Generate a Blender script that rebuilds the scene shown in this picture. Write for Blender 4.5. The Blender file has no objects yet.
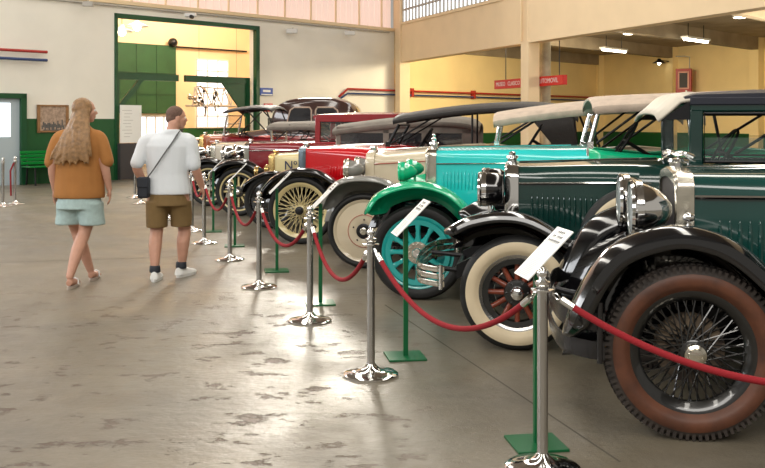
import bpy, math, random
from mathutils import Vector, Matrix
random.seed(7)
S = bpy.context.scene
C = S.collection
PI = math.pi
F = 950.0
CX, HY, CH = 382.5, 122.0, 1.5

def P(px, py, d):
    return Vector(((px-CX)*d/F, d, CH-(py-HY)*d/F))

# ------------------------------------------------------------------ materials
MATS = {}
def mat(name, col, rough=.5, metal=0., coat=0., noise=0., nscale=8., bump=0., bscale=40., emis=None, estr=0., trans=0., alpha=1., ior=1.45, col2=None, spec=.5):
    m = bpy.data.materials.new(name); m.use_nodes = True
    nt = m.node_tree; b = nt.nodes['Principled BSDF']
    col = tuple(col)+(1,) if len(col) == 3 else col
    b.inputs['Base Color'].default_value = col
    b.inputs['Roughness'].default_value = rough
    b.inputs['Metallic'].default_value = metal
    b.inputs['Coat Weight'].default_value = coat
    b.inputs['Coat Roughness'].default_value = .05
    b.inputs['Transmission Weight'].default_value = trans
    b.inputs['Alpha'].default_value = alpha
    b.inputs['IOR'].default_value = ior
    b.inputs['Specular IOR Level'].default_value = spec
    if emis:
        b.inputs['Emission Color'].default_value = tuple(emis)+(1,)
        b.inputs['Emission Strength'].default_value = estr
    if noise > 0 or bump > 0:
        tc = nt.nodes.new('ShaderNodeTexCoord')
    if noise > 0:
        n = nt.nodes.new('ShaderNodeTexNoise'); n.inputs['Scale'].default_value = nscale; n.inputs['Detail'].default_value = 5
        nt.links.new(tc.outputs['Object'], n.inputs['Vector'])
        mx = nt.nodes.new('ShaderNodeMix'); mx.data_type = 'RGBA'
        c2 = tuple(col2)+(1,) if col2 else tuple(max(0, c*(1-noise)) for c in col[:3])+(1,)
        mx.inputs[6].default_value = col; mx.inputs[7].default_value = c2
        rp = nt.nodes.new('ShaderNodeMapRange'); rp.inputs[1].default_value = .35; rp.inputs[2].default_value = .7
        nt.links.new(n.outputs['Fac'], rp.inputs[0]); nt.links.new(rp.outputs[0], mx.inputs[0])
        nt.links.new(mx.outputs[2], b.inputs['Base Color'])
    if bump > 0:
        n2 = nt.nodes.new('ShaderNodeTexNoise'); n2.inputs['Scale'].default_value = bscale; n2.inputs['Detail'].default_value = 3
        nt.links.new(tc.outputs['Object'], n2.inputs['Vector'])
        bp = nt.nodes.new('ShaderNodeBump'); bp.inputs['Strength'].default_value = bump; bp.inputs['Distance'].default_value = .01
        nt.links.new(n2.outputs['Fac'], bp.inputs['Height']); nt.links.new(bp.outputs['Normal'], b.inputs['Normal'])
    MATS[name] = m
    return m
def paint(name, col, rough=.22): return mat(name, col, rough, 0, 1., noise=.12, nscale=3)
M = {}
M['black'] = paint('black_paint', (.004,.004,.005), .14)
M['dkgreen'] = paint('dark_green_paint', (.005,.050,.043), .17)
M['green2'] = paint('bottle_green_paint', (.004,.034,.028), .17)
M['teal'] = paint('turquoise_paint', (.02,.62,.60), .25)
M['emerald'] = paint('emerald_paint', (.005,.50,.235), .18)
M['tealwheel'] = paint('turquoise_wheel_paint', (.01,.36,.34), .35)
M['cream'] = paint('cream_paint', (.66,.56,.40), .3)
M['grey'] = paint('grey_paint', (.27,.26,.24), .25)
M['red'] = paint('red_paint', (.58,.003,.008), .2)
M['maroon'] = paint('maroon_paint', (.22,.010,.016), .22)
M['roofred'] = paint('roof_red_paint', (.30,.014,.022), .25)
M['yellow'] = paint('pale_yellow_paint', (.72,.60,.30), .35)
M['white'] = paint('ivory_paint', (.58,.52,.42), .35)
M['orange'] = paint('orange_brown_paint', (.38,.09,.03), .35)
M['brown'] = paint('brown_paint', (.055,.026,.022), .15)
M['chrome'] = mat('chrome', (.86,.86,.85), .09, 1.)
M['nickel'] = mat('nickel', (.70,.66,.56), .2, 1., noise=.15, nscale=20)
M['steel'] = mat('brushed_steel', (.55,.54,.52), .25, 1.)
M['brass'] = mat('brass', (.80,.55,.22), .22, 1.)
M['core'] = mat('radiator_core', (.012,.010,.012), .55, .4, bump=.6, bscale=120)
M['rubber'] = mat('black_rubber', (.012,.012,.012), .6, bump=.2, bscale=60, noise=.3)
M['rubberbrown'] = mat('dusty_tread_rubber', (.045,.034,.028), .7, bump=.3, bscale=50, noise=.5, nscale=14, col2=(.02,.017,.015))
M['brownwall'] = mat('brown_sidewall', (.135,.048,.024), .5, noise=.5, nscale=9, col2=(.07,.028,.017), bump=.1)
M['whitewall'] = mat('cream_sidewall', (.72,.60,.41), .5, noise=.15, nscale=6)
M['blackrim'] = paint('black_rim', (.005,.005,.005), .3)
M['wood'] = mat('red_brown_wood', (.23,.045,.02), .35, noise=.4, nscale=20, coat=.4)
M['canvas'] = mat('beige_canvas', (.62,.50,.40), .85, noise=.2, nscale=10, bump=.4, bscale=30)
M['canvasgrey'] = mat('grey_canvas', (.23,.205,.175), .85, noise=.2, nscale=10, bump=.4, bscale=30)
M['canvasblack'] = mat('black_canvas', (.03,.027,.027), .6, noise=.2, nscale=10, bump=.4, bscale=30)
M['cream_roof'] = mat('cream_roof_cloth', (.66,.60,.50), .6, noise=.1)
M['navy'] = mat('blue_black_cloth', (.018,.02,.032), .5)
M['glass'] = mat('clear_glass', (.25,.32,.30), .02, alpha=.12, spec=.8)
M['darkglass'] = mat('dark_window_glass', (.03,.03,.035), .05, alpha=.8, spec=.9)
M['leather'] = mat('tan_leather', (.30,.20,.13), .5, noise=.2)
M['leatherred'] = mat('red_leather', (.42,.02,.02), .5)
M['dark'] = mat('dark_interior', (.012,.011,.011), .7)
M['iron'] = mat('black_iron', (.02,.02,.022), .35, .5)
M['bumper'] = mat('dark_plated_steel', (.03,.028,.028), .25, .4)
M['wallw'] = mat('white_plaster', (.86,.84,.76), .7, noise=.06, nscale=1.2, bump=.15, bscale=6)
M['walluy'] = mat('yellow_plaster', (.88,.70,.36), .75, noise=.08, nscale=1.0, bump=.1, bscale=6)
M['beige'] = mat('cream_plaster', (.86,.68,.44), .75, noise=.06, nscale=1.5, bump=.1, bscale=6)
M['peach'] = mat('peach_plaster', (.84,.64,.40), .8, noise=.05, nscale=1)
M['ceil'] = mat('stained_concrete', (.36,.29,.20), .9, noise=.3, nscale=1.5)
M['wgreen'] = mat('green_wall_paint', (.006,.085,.022), .4, noise=.1)
M['fgreen'] = mat('green_frame_paint', (.007,.075,.027), .35, noise=.15)
M['postgreen'] = mat('green_post_paint', (.0,.10,.03), .35)
M['bgreen'] = mat('bench_green', (.0,.20,.03), .25, coat=.6)
M['doorgreen'] = mat('green_door_paint', (.022,.09,.032), .6, noise=.2, nscale=2)
M['paper'] = mat('white_card', (.84,.85,.83), .4)
M['ink'] = mat('printed_ink', (.10,.10,.10), .6)
M['inkl'] = mat('small_print', (.50,.50,.50), .6)
M['rope'] = mat('red_rope', (.25,.006,.012), .85, bump=.3, bscale=90)
M['signred'] = mat('sign_red', (.62,.02,.015), .35)
M['signblue'] = mat('sign_blue', (.03,.09,.42), .35)
M['pipered'] = mat('pipe_red', (.40,.03,.02), .4)
M['pipeblue'] = mat('pipe_blue', (.03,.06,.17), .4)
M['conduit'] = mat('conduit_grey', (.42,.40,.36), .5)
M['skin'] = mat('skin', (.56,.30,.21), .5, noise=.1, nscale=20)
M['hair'] = mat('blonde_hair', (.33,.185,.08), .45, bump=.5, bscale=60, noise=.45, nscale=26)
M['buzz'] = mat('short_brown_hair', (.17,.10,.075), .8, noise=.3, nscale=80)
M['tan'] = mat('tan_cotton', (.40,.17,.045), .85, noise=.12, nscale=8, bump=.3, bscale=14)
M['denim'] = mat('pale_denim', (.42,.55,.54), .85, noise=.15, nscale=30, bump=.3, bscale=20)
M['tee'] = mat('white_cotton', (.72,.76,.80), .85, bump=.35, bscale=12)
M['khaki'] = mat('khaki_cotton', (.22,.14,.055), .85, noise=.12, nscale=10, bump=.3, bscale=14)
M['bag'] = mat('navy_nylon', (.02,.024,.034), .6)
M['strap'] = mat('grey_webbing', (.09,.09,.09), .7)
M['shoe'] = mat('white_shoe', (.78,.78,.76), .5)
M['eye'] = mat('eye_dark', (.03,.02,.02), .2)
M['lamp'] = mat('lit_lamp', (1,1,1), .5, emis=(1,.9,.7), estr=9)
M['pane'] = mat('daylit_pane', (.9,.95,1), .3, emis=(.92,.96,1), estr=1.25)
M['white_metal'] = mat('white_metal', (.7,.7,.68), .4)
M['poster'] = mat('sepia_poster', (.50,.36,.27), .6, noise=.5, nscale=14)
M['darkgrey'] = mat('dark_grey_board', (.055,.05,.052), .6)
M['frame_wood'] = mat('frame_wood', (.33,.17,.07), .5, noise=.3)

def floor_material():
    m = bpy.data.materials.new('worn_concrete'); m.use_nodes = True; nt = m.node_tree; N = nt.nodes; L = nt.links
    b = N['Principled BSDF']; tc = N.new('ShaderNodeTexCoord')
    def noise(scale, detail=6, rough=.55, sx=1, sy=1):
        mp = N.new('ShaderNodeMapping'); mp.inputs['Scale'].default_value = (sx, sy, 1)
        n = N.new('ShaderNodeTexNoise'); n.inputs['Scale'].default_value = scale; n.inputs['Detail'].default_value = detail; n.inputs['Roughness'].default_value = rough
        L.new(tc.outputs['Object'], mp.inputs[0]); L.new(mp.outputs[0], n.inputs['Vector']); return n.outputs['Fac']
    def rng(s, a, b_, c=0, d=1):
        r = N.new('ShaderNodeMapRange'); r.inputs[1].default_value = a; r.inputs[2].default_value = b_; r.inputs[3].default_value = c; r.inputs[4].default_value = d
        L.new(s, r.inputs[0]); return r.outputs[0]
    def mix(f, c1, c2):
        x = N.new('ShaderNodeMix'); x.data_type = 'RGBA'; L.new(f, x.inputs[0])
        for i, c in ((6, c1), (7, c2)):
            if isinstance(c, tuple): x.inputs[i].default_value = c+(1,)
            else: L.new(c, x.inputs[i])
        return x.outputs[2]
    base = mix(rng(noise(.55), .35, .68), (.180,.150,.104), (.112,.102,.084))
    base = mix(rng(noise(6, 8), .4, .75, 0, .45), base, (.20,.18,.14))
    base = mix(rng(noise(38, 4), .5, .8, 0, .35), base, (.075,.063,.05))
    # flaked paint patches, mostly in the aisle
    sep = N.new('ShaderNodeSeparateXYZ'); L.new(tc.outputs['Object'], sep.inputs[0])
    aisle = rng(sep.outputs[0], .9, -.4)
    p = rng(noise(3.4, 10, .72, 1, 1.5), .572, .61)
    mm = N.new('ShaderNodeMath'); mm.operation = 'MULTIPLY'; L.new(p, mm.inputs[0]); L.new(aisle, mm.inputs[1])
    near = rng(sep.outputs[1], 9.5, 7.0); m2 = N.new('ShaderNodeMath'); m2.operation = 'MULTIPLY'; L.new(mm.outputs[0], m2.inputs[0]); L.new(near, m2.inputs[1])
    base = mix(m2.outputs[0], base, (.095,.060,.040))
    L.new(base, b.inputs['Base Color'])
    r1 = rng(noise(1.6, 7), .3, .7, .30, .50)
    ad = N.new('ShaderNodeMath'); ad.operation = 'MULTIPLY_ADD'; L.new(m2.outputs[0], ad.inputs[0]); ad.inputs[1].default_value = .10; L.new(r1, ad.inputs[2])
    L.new(ad.outputs[0], b.inputs['Roughness'])
    bp = N.new('ShaderNodeBump'); bp.inputs['Strength'].default_value = .8; bp.inputs['Distance'].default_value = .007
    h = N.new('ShaderNodeMath'); h.operation = 'MULTIPLY_ADD'; L.new(m2.outputs[0], h.inputs[0]); h.inputs[1].default_value = -.5; L.new(noise(9, 8, .65, 1, 1.3), h.inputs[2])
    L.new(h.outputs[0], bp.inputs['Height']); L.new(bp.outputs[0], b.inputs['Normal'])
    b.inputs['Specular IOR Level'].default_value = .55
    return m
M['floor'] = floor_material()

def corrugated_material():
    m = bpy.data.materials.new('translucent_corrugated_sheet'); m.use_nodes = True; nt = m.node_tree; N = nt.nodes; L = nt.links
    b = N['Principled BSDF']; b.inputs['Base Color'].default_value = (.62,.44,.36,1); b.inputs['Roughness'].default_value = .5
    b.inputs['Emission Color'].default_value = (1,.78,.68,1); b.inputs['Emission Strength'].default_value = .42
    return m
M['corr'] = corrugated_material()

# ------------------------------------------------------------------ mesh builder
class MB:
    def __init__(s): s.v = []; s.f = []
    def add(s, vs, fs):
        o = len(s.v); s.v += [tuple(v) for v in vs]; s.f += [tuple(i+o for i in f) for f in fs]; return s
    def box(s, c, size, rot=None):
        hx, hy, hz = [q/2 for q in size]; c = Vector(c)
        vs = [Vector((x, y, z)) for x in (-hx, hx) for y in (-hy, hy) for z in (-hz, hz)]
        if rot is not None: vs = [rot @ v for v in vs]
        vs = [v+c for v in vs]
        return s.add(vs, [(0,1,3,2),(4,6,7,5),(0,4,5,1),(2,3,7,6),(0,2,6,4),(1,5,7,3)])
    def loft(s, rings, caps=True, closed=True):
        n = len(rings[0]); vs = [v for r in rings for v in r]; fs = []
        for i in range(len(rings)-1):
            for j in range(n if closed else n-1):
                a = i*n+j; b = i*n+(j+1) % n; fs.append((a, b, b+n, a+n))
        if caps and closed: fs.append(tuple(range(n-1, -1, -1))); fs.append(tuple((len(rings)-1)*n+j for j in range(n)))
        return s.add(vs, fs)
    def tube(s, pts, rad, n=10, caps=True, closed=False):
        pts = [Vector(p) for p in pts]; m = len(pts)
        if not hasattr(rad, '__len__'): rad = [rad]*m
        rings = []; up = None
        for i, p in enumerate(pts):
            if closed: t = pts[(i+1) % m]-pts[i-1]
            else: t = pts[min(i+1, m-1)]-pts[max(i-1, 0)]
            t.normalize()
            if up is None:
                up = Vector((0, 0, 1)) if abs(t.z) < .9 else Vector((1, 0, 0))
            a = t.cross(up)
            if a.length < 1e-5: a = t.cross(Vector((0, 1, 0)))
            a.normalize(); bb = a.cross(t).normalized(); up = bb
            rings.append([p+(a*math.cos(2*PI*k/n)+bb*math.sin(2*PI*k/n))*rad[i] for k in range(n)])
        if closed: rings.append(rings[0]); return s.loft(rings, caps=False)
        return s.loft(rings, caps)
    def lathe(s, prof, c=(0,0,0), axis='z', n=32, mod=None):
        # prof: (r, h) list
        c = Vector(c); rings = []
        for (r, h) in prof:
            ring = []
            for k in range(n):
                a = 2*PI*k/n; rr = r
                ca, sa = math.cos(a)*rr, math.sin(a)*rr
                ring.append(c+Vector({'z': (ca, sa, h), 'y': (ca, h, sa), 'x': (h, ca, sa)}[axis]))
            rings.append(ring)
        return s.loft(rings, caps=True)
    def ring(s, prof, c=(0,0,0), axis='y', n=48):
        # closed profile ring (torus like)
        c = Vector(c); rings = []
        for k in range(n+1):
            a = 2*PI*(k % n)/n; row = []
            for (r, h) in prof:
                ca, sa = math.cos(a)*r, math.sin(a)*r
                row.append(c+Vector({'z': (ca, sa, h), 'y': (ca, h, sa), 'x': (h, ca, sa)}[axis]))
            rings.append(row)
        return s.loft(rings, caps=False)
    def sphere(s, c, r, n=16, m=10, sc=(1,1,1), rot=None):
        c = Vector(c); rings = []
        for i in range(m+1):
            th = PI*i/m; rr = max(math.sin(th), .001); ring = []
            for k in range(n):
                v = Vector((rr*math.cos(2*PI*k/n)*sc[0], rr*math.sin(2*PI*k/n)*sc[1], math.cos(th)*sc[2]))*r
                if rot is not None: v = rot @ v
                ring.append(c+v)
            rings.append(ring)
        return s.loft(rings, caps=True)
    def xf(s, mtx):
        s.v = [tuple(mtx @ Vector(v)) for v in s.v]; return s
    def build(s, name, m, parent=None, bevel=0, solid=0, smooth=True, angle=38, sub=0):
        me = bpy.data.meshes.new(name); me.from_pydata(s.v, [], s.f); me.validate(); 
        import bmesh
        bm = bmesh.new(); bm.from_mesh(me); bmesh.ops.recalc_face_normals(bm, faces=bm.faces); bm.to_mesh(me); bm.free()
        me.materials.append(m)
        if smooth:
            me.polygons.foreach_set('use_smooth', [True]*len(me.polygons)); me.set_sharp_from_angle(angle=math.radians(angle))
        o = bpy.data.objects.new(name, me); C.objects.link(o)
        if parent: o.parent = parent
        if solid: q = o.modifiers.new('solid', 'SOLIDIFY'); q.thickness = solid; q.offset = 0
        if bevel: q = o.modifiers.new('bevel', 'BEVEL'); q.width = bevel; q.segments = 2; q.limit_method = 'ANGLE'
        if sub: q = o.modifiers.new('sub', 'SUBSURF'); q.levels = sub; q.render_levels = sub
        return o
def tag(o, label=None, cat=None, group=None, kind=None):
    if label: o['label'] = label
    if cat: o['category'] = cat
    if group: o['group'] = group
    if kind: o['kind'] = kind
    return o
def empty(name, loc, rz=0):
    o = bpy.data.objects.new(name, None); C.objects.link(o); o.location = loc; o.rotation_euler = (0, 0, rz); o.empty_display_size = .2
    return o
def copyo(o, parent=None):
    c = o.copy(); C.objects.link(c); c.parent = parent
    for ch in list(o.children): copyo(ch, c)
    return c
def text_obj(name, txt, size, m, parent, mtx, ext=.001):
    cu = bpy.data.curves.new(name, 'FONT'); cu.body = txt; cu.size = size; cu.align_x = 'CENTER'; cu.align_y = 'CENTER'; cu.extrude = ext; cu.resolution_u = 2
    t = bpy.data.objects.new(name, cu); C.objects.link(t)
    bpy.context.view_layer.update()
    me = bpy.data.meshes.new_from_object(t); bpy.data.objects.remove(t)
    me.transform(mtx); me.materials.clear(); me.materials.append(m)
    o = bpy.data.objects.new(name, me); C.objects.link(o); o.parent = parent
    return o
def spline(pts, n=6):
    # catmull-rom
    pts = [Vector(p) for p in pts]; out = []
    for i in range(len(pts)-1):
        p0 = pts[max(i-1, 0)]; p1 = pts[i]; p2 = pts[i+1]; p3 = pts[min(i+2, len(pts)-1)]
        for k in range(n):
            t = k/n
            out.append(.5*((2*p1)+(-p0+p2)*t+(2*p0-5*p1+4*p2-p3)*t*t+(-p0+3*p1-3*p2+p3)*t**3))
    out.append(pts[-1]); return out

# ------------------------------------------------------------------ camera
cam = bpy.data.cameras.new('camera'); co = bpy.data.objects.new('camera', cam); C.objects.link(co)
co.location = (0, 0, CH); co.rotation_euler = (PI/2, 0, 0)
cam.sensor_width = 36; cam.lens = 36*F/765; cam.shift_y = -(234-HY)/765; cam.clip_end = 200
S.camera = co
S.view_settings.view_transform = 'Standard'; S.view_settings.look = 'None'; S.view_settings.gamma = 1; S.view_settings.exposure = 0.32
S.view_settings.use_curve_mapping = False

# ------------------------------------------------------------------ building
UX, UY = .695, .719; nl = math.hypot(UX, UY); UX /= nl; UY /= nl
BA = math.atan2(UY, UX)                      # direction of the end wall
VX, VY = .368, -.930
VA = math.atan2(VY, VX)                      # direction of the gallery, towards the camera
def BW(t, off=0): return Vector((-6.9+UX*t-UY*off, 24.6+UY*t+UX*off, 0))     # off > 0: behind the end wall
def MF(t, off=0): return Vector((.48+VX*t-VY*off, 32+VY*t+VX*off, 0))        # off > 0: under the gallery
def RW(t, off=0): return Vector((9.5+VX*t-VY*off, 41.6+VY*t+VX*off, 0))
def slab(mb, fn, t0, t1, o0, o1, z0, z1):
    a, b, c, d = fn(t0, o0), fn(t1, o0), fn(t1, o1), fn(t0, o1)
    vs = [Vector((q.x, q.y, z)) for z in (z0, z1) for q in (a, b, c, d)]
    mb.add(vs, [(3,2,1,0),(4,5,6,7),(0,1,5,4),(1,2,6,5),(2,3,7,6),(3,0,4,7)]); return mb
def struct(mb, name, m, **k):
    o = mb.build(name, m, **k); o['kind'] = 'structure'; return o
struct(MB().box((0, 20, -.1), (70, 80, .2)), 'floor', M['floor'], smooth=False)
# saw cut joints in the floor
j = MB()
for (x0, y0, x1, y1) in ((0, 262.5, 268, 254), (0, 204.5, 120, 201), (385, 305, 620, 462)):
    a = P(x0, y0, 1425/(y0-HY)); b = P(x1, y1, 1425/(y1-HY)); dv = (b-a).normalized(); a -= dv*1.5 if x0 == 0 else dv*0; nn = Vector((-dv.y, dv.x, 0))*.006
    j.add([a-nn, b-nn, b+nn, a+nn], [(0,1,2,3)])
for i, v in enumerate(j.v): j.v[i] = (v[0], v[1], .0012)
struct(j, 'floor_joint', mat('joint_dirt', (.085,.075,.06), .8), smooth=False)

w = MB()
slab(w, BW, -9, 0, 0, .35, 0, 4.6); slab(w, BW, 4.62, 10.5, 0, .35, 0, 4.6); slab(w, BW, 0, 4.62, 0, .35, 4.25, 4.6)
struct(w, 'wall_back', M['wallw'], smooth=False)
struct(slab(MB(), BW, 10.5, 24.1, 0, .35, 0, 4.4), 'wall_gallery_back', M['walluy'], smooth=False)
w = MB()
slab(w, BW, -9, -3.4+.0, -.02, 0, 0, 1.58) ; slab(w, BW, -2.55, 0, -.02, 0, 0, 1.58); slab(w, BW, 4.7, 10.2, -.02, 0, 0, 1.2)
struct(w, 'trim_1', M['wgreen'], smooth=False)
struct(slab(MB(), BW, 10.5, 24.0, -.03, 0, 0, 1.09), 'trim_2', M['wgreen'], smooth=False)
w = MB()
# corrugated translucent sheets over the end wall
n = 150; prev = []
for k in range(n+1):
    t = -9+k*(19.5/n); o_ = .12+.045*math.cos(k*PI)
    q = BW(t, o_); prev.append((q.x, q.y))
vs = [(x, y, 4.6) for x, y in prev]+[(x, y, 8.8) for x, y in prev]
w.add(vs, [(i, i+1, n+2+i, n+1+i) for i in range(n)])
struct(w, 'window_1', M['corr'], smooth=False)
w = MB()
for t in [-9+1.05*i for i in range(19)]: slab(w, BW, t, t+(.09 if int(t*3) % 3 == 0 else .03), -.0, .06, 4.6, 8.8)
slab(w, BW, -9, 10.5, -.06, .06, 4.56, 4.66)
struct(w, 'trim_3', M['beige'], smooth=False)
# the door opening and its green frame
w = MB(); slab(w, BW, -.05, .04, -.04, .12, 0, 4.3); slab(w, BW, 4.57, 4.70, -.04, .12, 0, 4.3); slab(w, BW, -.05, 4.70, -.04, .12, 4.2, 4.32)
struct(w, 'door_1', M['fgreen'], smooth=False, bevel=.01)
def gate_frame(t0, t1, hinge, label):
    e = empty('gate_frame', BW((t0+t1)/2, .25))
    inv = Matrix.Translation(-e.location)
    b = slab(MB(), BW, t0, t1, .2, .3, 2.62, 2.8).xf(inv).build('top_rail', M['fgreen'], e, smooth=False)
    hp = t0 if hinge < 0 else t1-.12
    slab(MB(), BW, hp, hp+.12, .2, .3, 0, 2.62).xf(inv).build('post', M['fgreen'], e, smooth=False)
    s_ = 1 if hinge < 0 else -1; base = t0+.1 if hinge < 0 else t1-.1
    tri = MB(); A = [(base, 1.75), (base, 1.95), (base+s_*.62, 2.64), (base+s_*.80, 2.64)]
    # gusset plate: a filled triangle on the right gate, a slim strut on the left
    if hinge > 0: A = [(base, 1.6), (base, 2.0), (base, 2.64), (base+s_*.9, 2.64)]
    vs = []
    for o_ in (.22, .28):
        for (t, z) in A: q = BW(t, o_); vs.append((q.x, q.y, z))
    tri.add(vs, [(0,1,2,3),(7,6,5,4),(0,4,5,1),(1,5,6,2),(2,6,7,3),(3,7,4,0)]).xf(inv)
    tri.build('corner_brace', M['fgreen'], e, smooth=False)
    tag(e, label, 'gate')
gate_frame(.1, 2.05, -1, 'green metal gate frame filling the left half of the tall doorway')
gate_frame(2.28, 4.52, 1, 'green metal gate frame filling the right half of the tall doorway')
# room beyond the door
def IR(t, off=0): return BW(t-0, 7+off)
# IR param matches the end wall shifted 7 m back
w = MB(); slab(w, IR, -4, 12, 0, .3, 0, 7)
struct(w, 'wall_far_room', M['peach'], smooth=False)
w = MB()
def SD(t, off=0): 
    q = BW(off, t); return q
slab(w, SD, .35, 7, 9.9, 10.2, 0, 7)
struct(w, 'wall_far_room_right', M['peach'], smooth=False)
w = MB(); slab(w, SD, .35, 7, -3.4, -3.1, 0, 7); struct(w, 'wall_far_room_left', M['peach'], smooth=False)
struct(slab(MB(), IR, -4, 12, -7, .3, 7, 7.2), 'ceiling_far_room', M['peach'], smooth=False)
struct(slab(MB(), IR, 6.45, 9.8, -.03, 0, 0, 1.28), 'trim_4', M['wgreen'], smooth=False)
e = empty('sliding_door', IR(5.1, -.15)); inv = Matrix.Translation(-e.location)
slab(MB(), IR, 3.2, 6.36, -.2, -.1, 1.8, 4.2).xf(inv).build('door_panel', M['doorgreen'], e, smooth=False)
b = MB()
for t in (3.9, 4.75, 5.55): slab(b, IR, t, t+.025, -.215, -.2, 1.8, 4.2)
for z in (2.45, 3.2): slab(b, IR, 3.2, 6.36, -.215, -.2, z, z+.025)
b.xf(inv).build('seams', mat('seam_green', (.015,.06,.025), .6), e, smooth=False)
slab(MB(), IR, 3.2, 9.6, -.12, -.06, 4.16, 4.22).xf(inv).build('rail', M['iron'], e, smooth=False)
q = IR(6.2, -.25); MB().sphere((q.x, q.y, 4.32), .17).xf(inv).build('pulley', M['iron'], e)
tag(e, 'big green panelled sliding door on a rail in the far room', 'door')
def window_grid(name, fn, t0, t1, z0, z1, nt_, nz, o0=-.05, bar=.025, fm=None):
    e = empty(name, fn((t0+t1)/2, o0)); e.location.z = z0; e['kind'] = 'structure'; inv = Matrix.Translation(-e.location)
    slab(MB(), fn, t0, t1, o0+.02, o0+.04, z0, z1).xf(inv).build('pane', M['pane'], e, smooth=False)
    b = MB()
    for i in range(nt_+1):
        t = t0+(t1-t0)*i/nt_; slab(b, fn, t-bar, t+bar, o0-.03, o0+.02, z0, z1)
    for i in range(nz+1):
        z = z0+(z1-z0)*i/nz; slab(b, fn, t0, t1, o0-.03, o0+.02, z-bar, z+bar)
    b.xf(inv).build('frame', fm or M['white_metal'], e, smooth=False)
    return e
window_grid('window_2', IR, 7.35, 8.75, 1.3, 3.8, 3, 6)
window_grid('window_3', IR, 4.9, 6.3, 1.0, 1.7, 4, 1)
# the gallery: deep beam, windows above it, ceiling, rear wall
w = MB(); slab(w, MF, -.3, 27, 0, .35, 3.5, 4.75); slab(w, MF, 7.3, 27, 0, .35, 4.75, 9); slab(w, MF, -.3, .45, 0, .35, 4.75, 9); slab(w, MF, .45, 7.3, 0, .35, 6.9, 9)
struct(w, 'wall_right', M['beige'], smooth=False)
struct(slab(MB(), MF, .45, 7.4, -.05, .04, 4.72, 4.80), 'trim_5', M['beige'], smooth=False)
window_grid('window_4', MF, .45, 7.3, 4.8, 6.9, 26, 5, o0=.05, bar=.03, fm=M['conduit'])
w = MB(); slab(w, MF, .0, .42, -.06, .3, 0, 9); struct(w, 'trim_6', M['beige'], smooth=False)
w = MB(); a, b_, c_, d_ = MF(-.3, .3), MF(27, .3), RW(25, .1), RW(-.2, .3)
w.add([(q.x, q.y, z) for z in (4.4, 4.6) for q in (a, b_, c_, d_)], [(0,1,2,3),(7,6,5,4),(0,4,5,1),(1,5,6,2),(2,6,7,3),(3,7,4,0)])
struct(w, 'ceiling_gallery', M['ceil'], smooth=False)
struct(slab(MB(), RW, -.2, 26, 0, .3, 0, 4.4), 'wall_gallery_right', M['walluy'], smooth=False)
struct(slab(MB(), RW, -.1, 26, -.03, 0, 0, 1.09), 'trim_7', M['wgreen'], smooth=False)
w = MB()
for t in (.1, 5.0, 9.5, 14): slab(w, RW, t-.22, t+.22, -.25, 0, 0, 4.4)
struct(w, 'trim_8', M['walluy'], smooth=False)
w = MB()
for t in (.1, 5.0, 9.5, 14):
    a = RW(t, -.1); dv = Vector((-UX, -UY, 0)); b_ = a+dv*11.0; 
    # stop at the front beam
    nn = Vector((-dv.y, dv.x, 0))*.14
    w.add([(p.x, p.y, z) for z in (3.98, 4.4) for p in (a-nn, b_-nn, b_+nn, a+nn)], [(0,1,2,3),(7,6,5,4),(0,4,5,1),(1,5,6,2),(2,6,7,3),(3,7,4,0)])
struct(w, 'ceiling_beams', M['ceil'], smooth=False)
w = MB(); slab(w, MF, 8.3, 8.68, -.02, .34, 0, 9); struct(w, 'column', M['beige'], smooth=False, bevel=.04)
w = MB()
q = MF(8.38, .66); w.lathe([(.15, 0), (.15, 4.4)], (q.x, q.y, 0), n=20); struct(w, 'column', mat('streaked_plaster', (.5,.44,.33), .8, noise=.4, nscale=3), smooth=True)
for t in (17.2,):
    struct(slab(MB(), MF, t, t+.4, -.02, .34, 0, 9), 'column', M['beige'], smooth=False, bevel=.04)
# left side wall and roof, outside the frame but seen in reflections
struct(MB().box((-14, 14, 4.5), (.3, 46, 9)), 'wall_left', mat('side_wall_plaster', (.30,.30,.26), .8), smooth=False)
w = MB(); w.box((-2, 9, 9.1), (26, 52, .2)); struct(w, 'ceiling', mat('roof_boards', (.22,.19,.16), .9), smooth=False)

# lights
def area(name, loc, size, power, col, look=None, sizey=None):
    l = bpy.data.lights.new(name, 'AREA'); l.energy = power; l.color = col; l.shape = 'RECTANGLE'; l.size = size; l.size_y = sizey or size
    o = bpy.data.objects.new(name, l); C.objects.link(o); o.location = loc
    d = (Vector(look)-Vector(loc)) if look else Vector((0, 0, -1))
    o.rotation_euler = d.to_track_quat('-Z', 'Y').to_euler(); return o
q = BW(6.0, -.35)
ck = area('clerestory_daylight', (q.x, q.y, 6.4), 2.2, 270, (1,.93,.80), (-.6, 6.0, 0), 1.3); ck.data.spread = math.radians(100)
for k, x in enumerate((-8, -2.5, 3.5)):
    area('overhead_fill', (x, 9, 8.9), 1.0, 620, (1,.95,.86), None, 30)  # added overhead strips: fill, and bright streaks reflected in the paint
area('left_fill', (-13.6, 9, 4.6), 26, 1100, (.95,.97,1), (0, 9, 1.5), 2.2)  # added long strip lighting the car fronts; the left wall has no windows
area('rear_fill', (-1.0, -5, 7.8), 12, 620, (1,.96,.9), (1, 8, .5), 3.0)  # added soft fill from above and behind the camera
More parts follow.
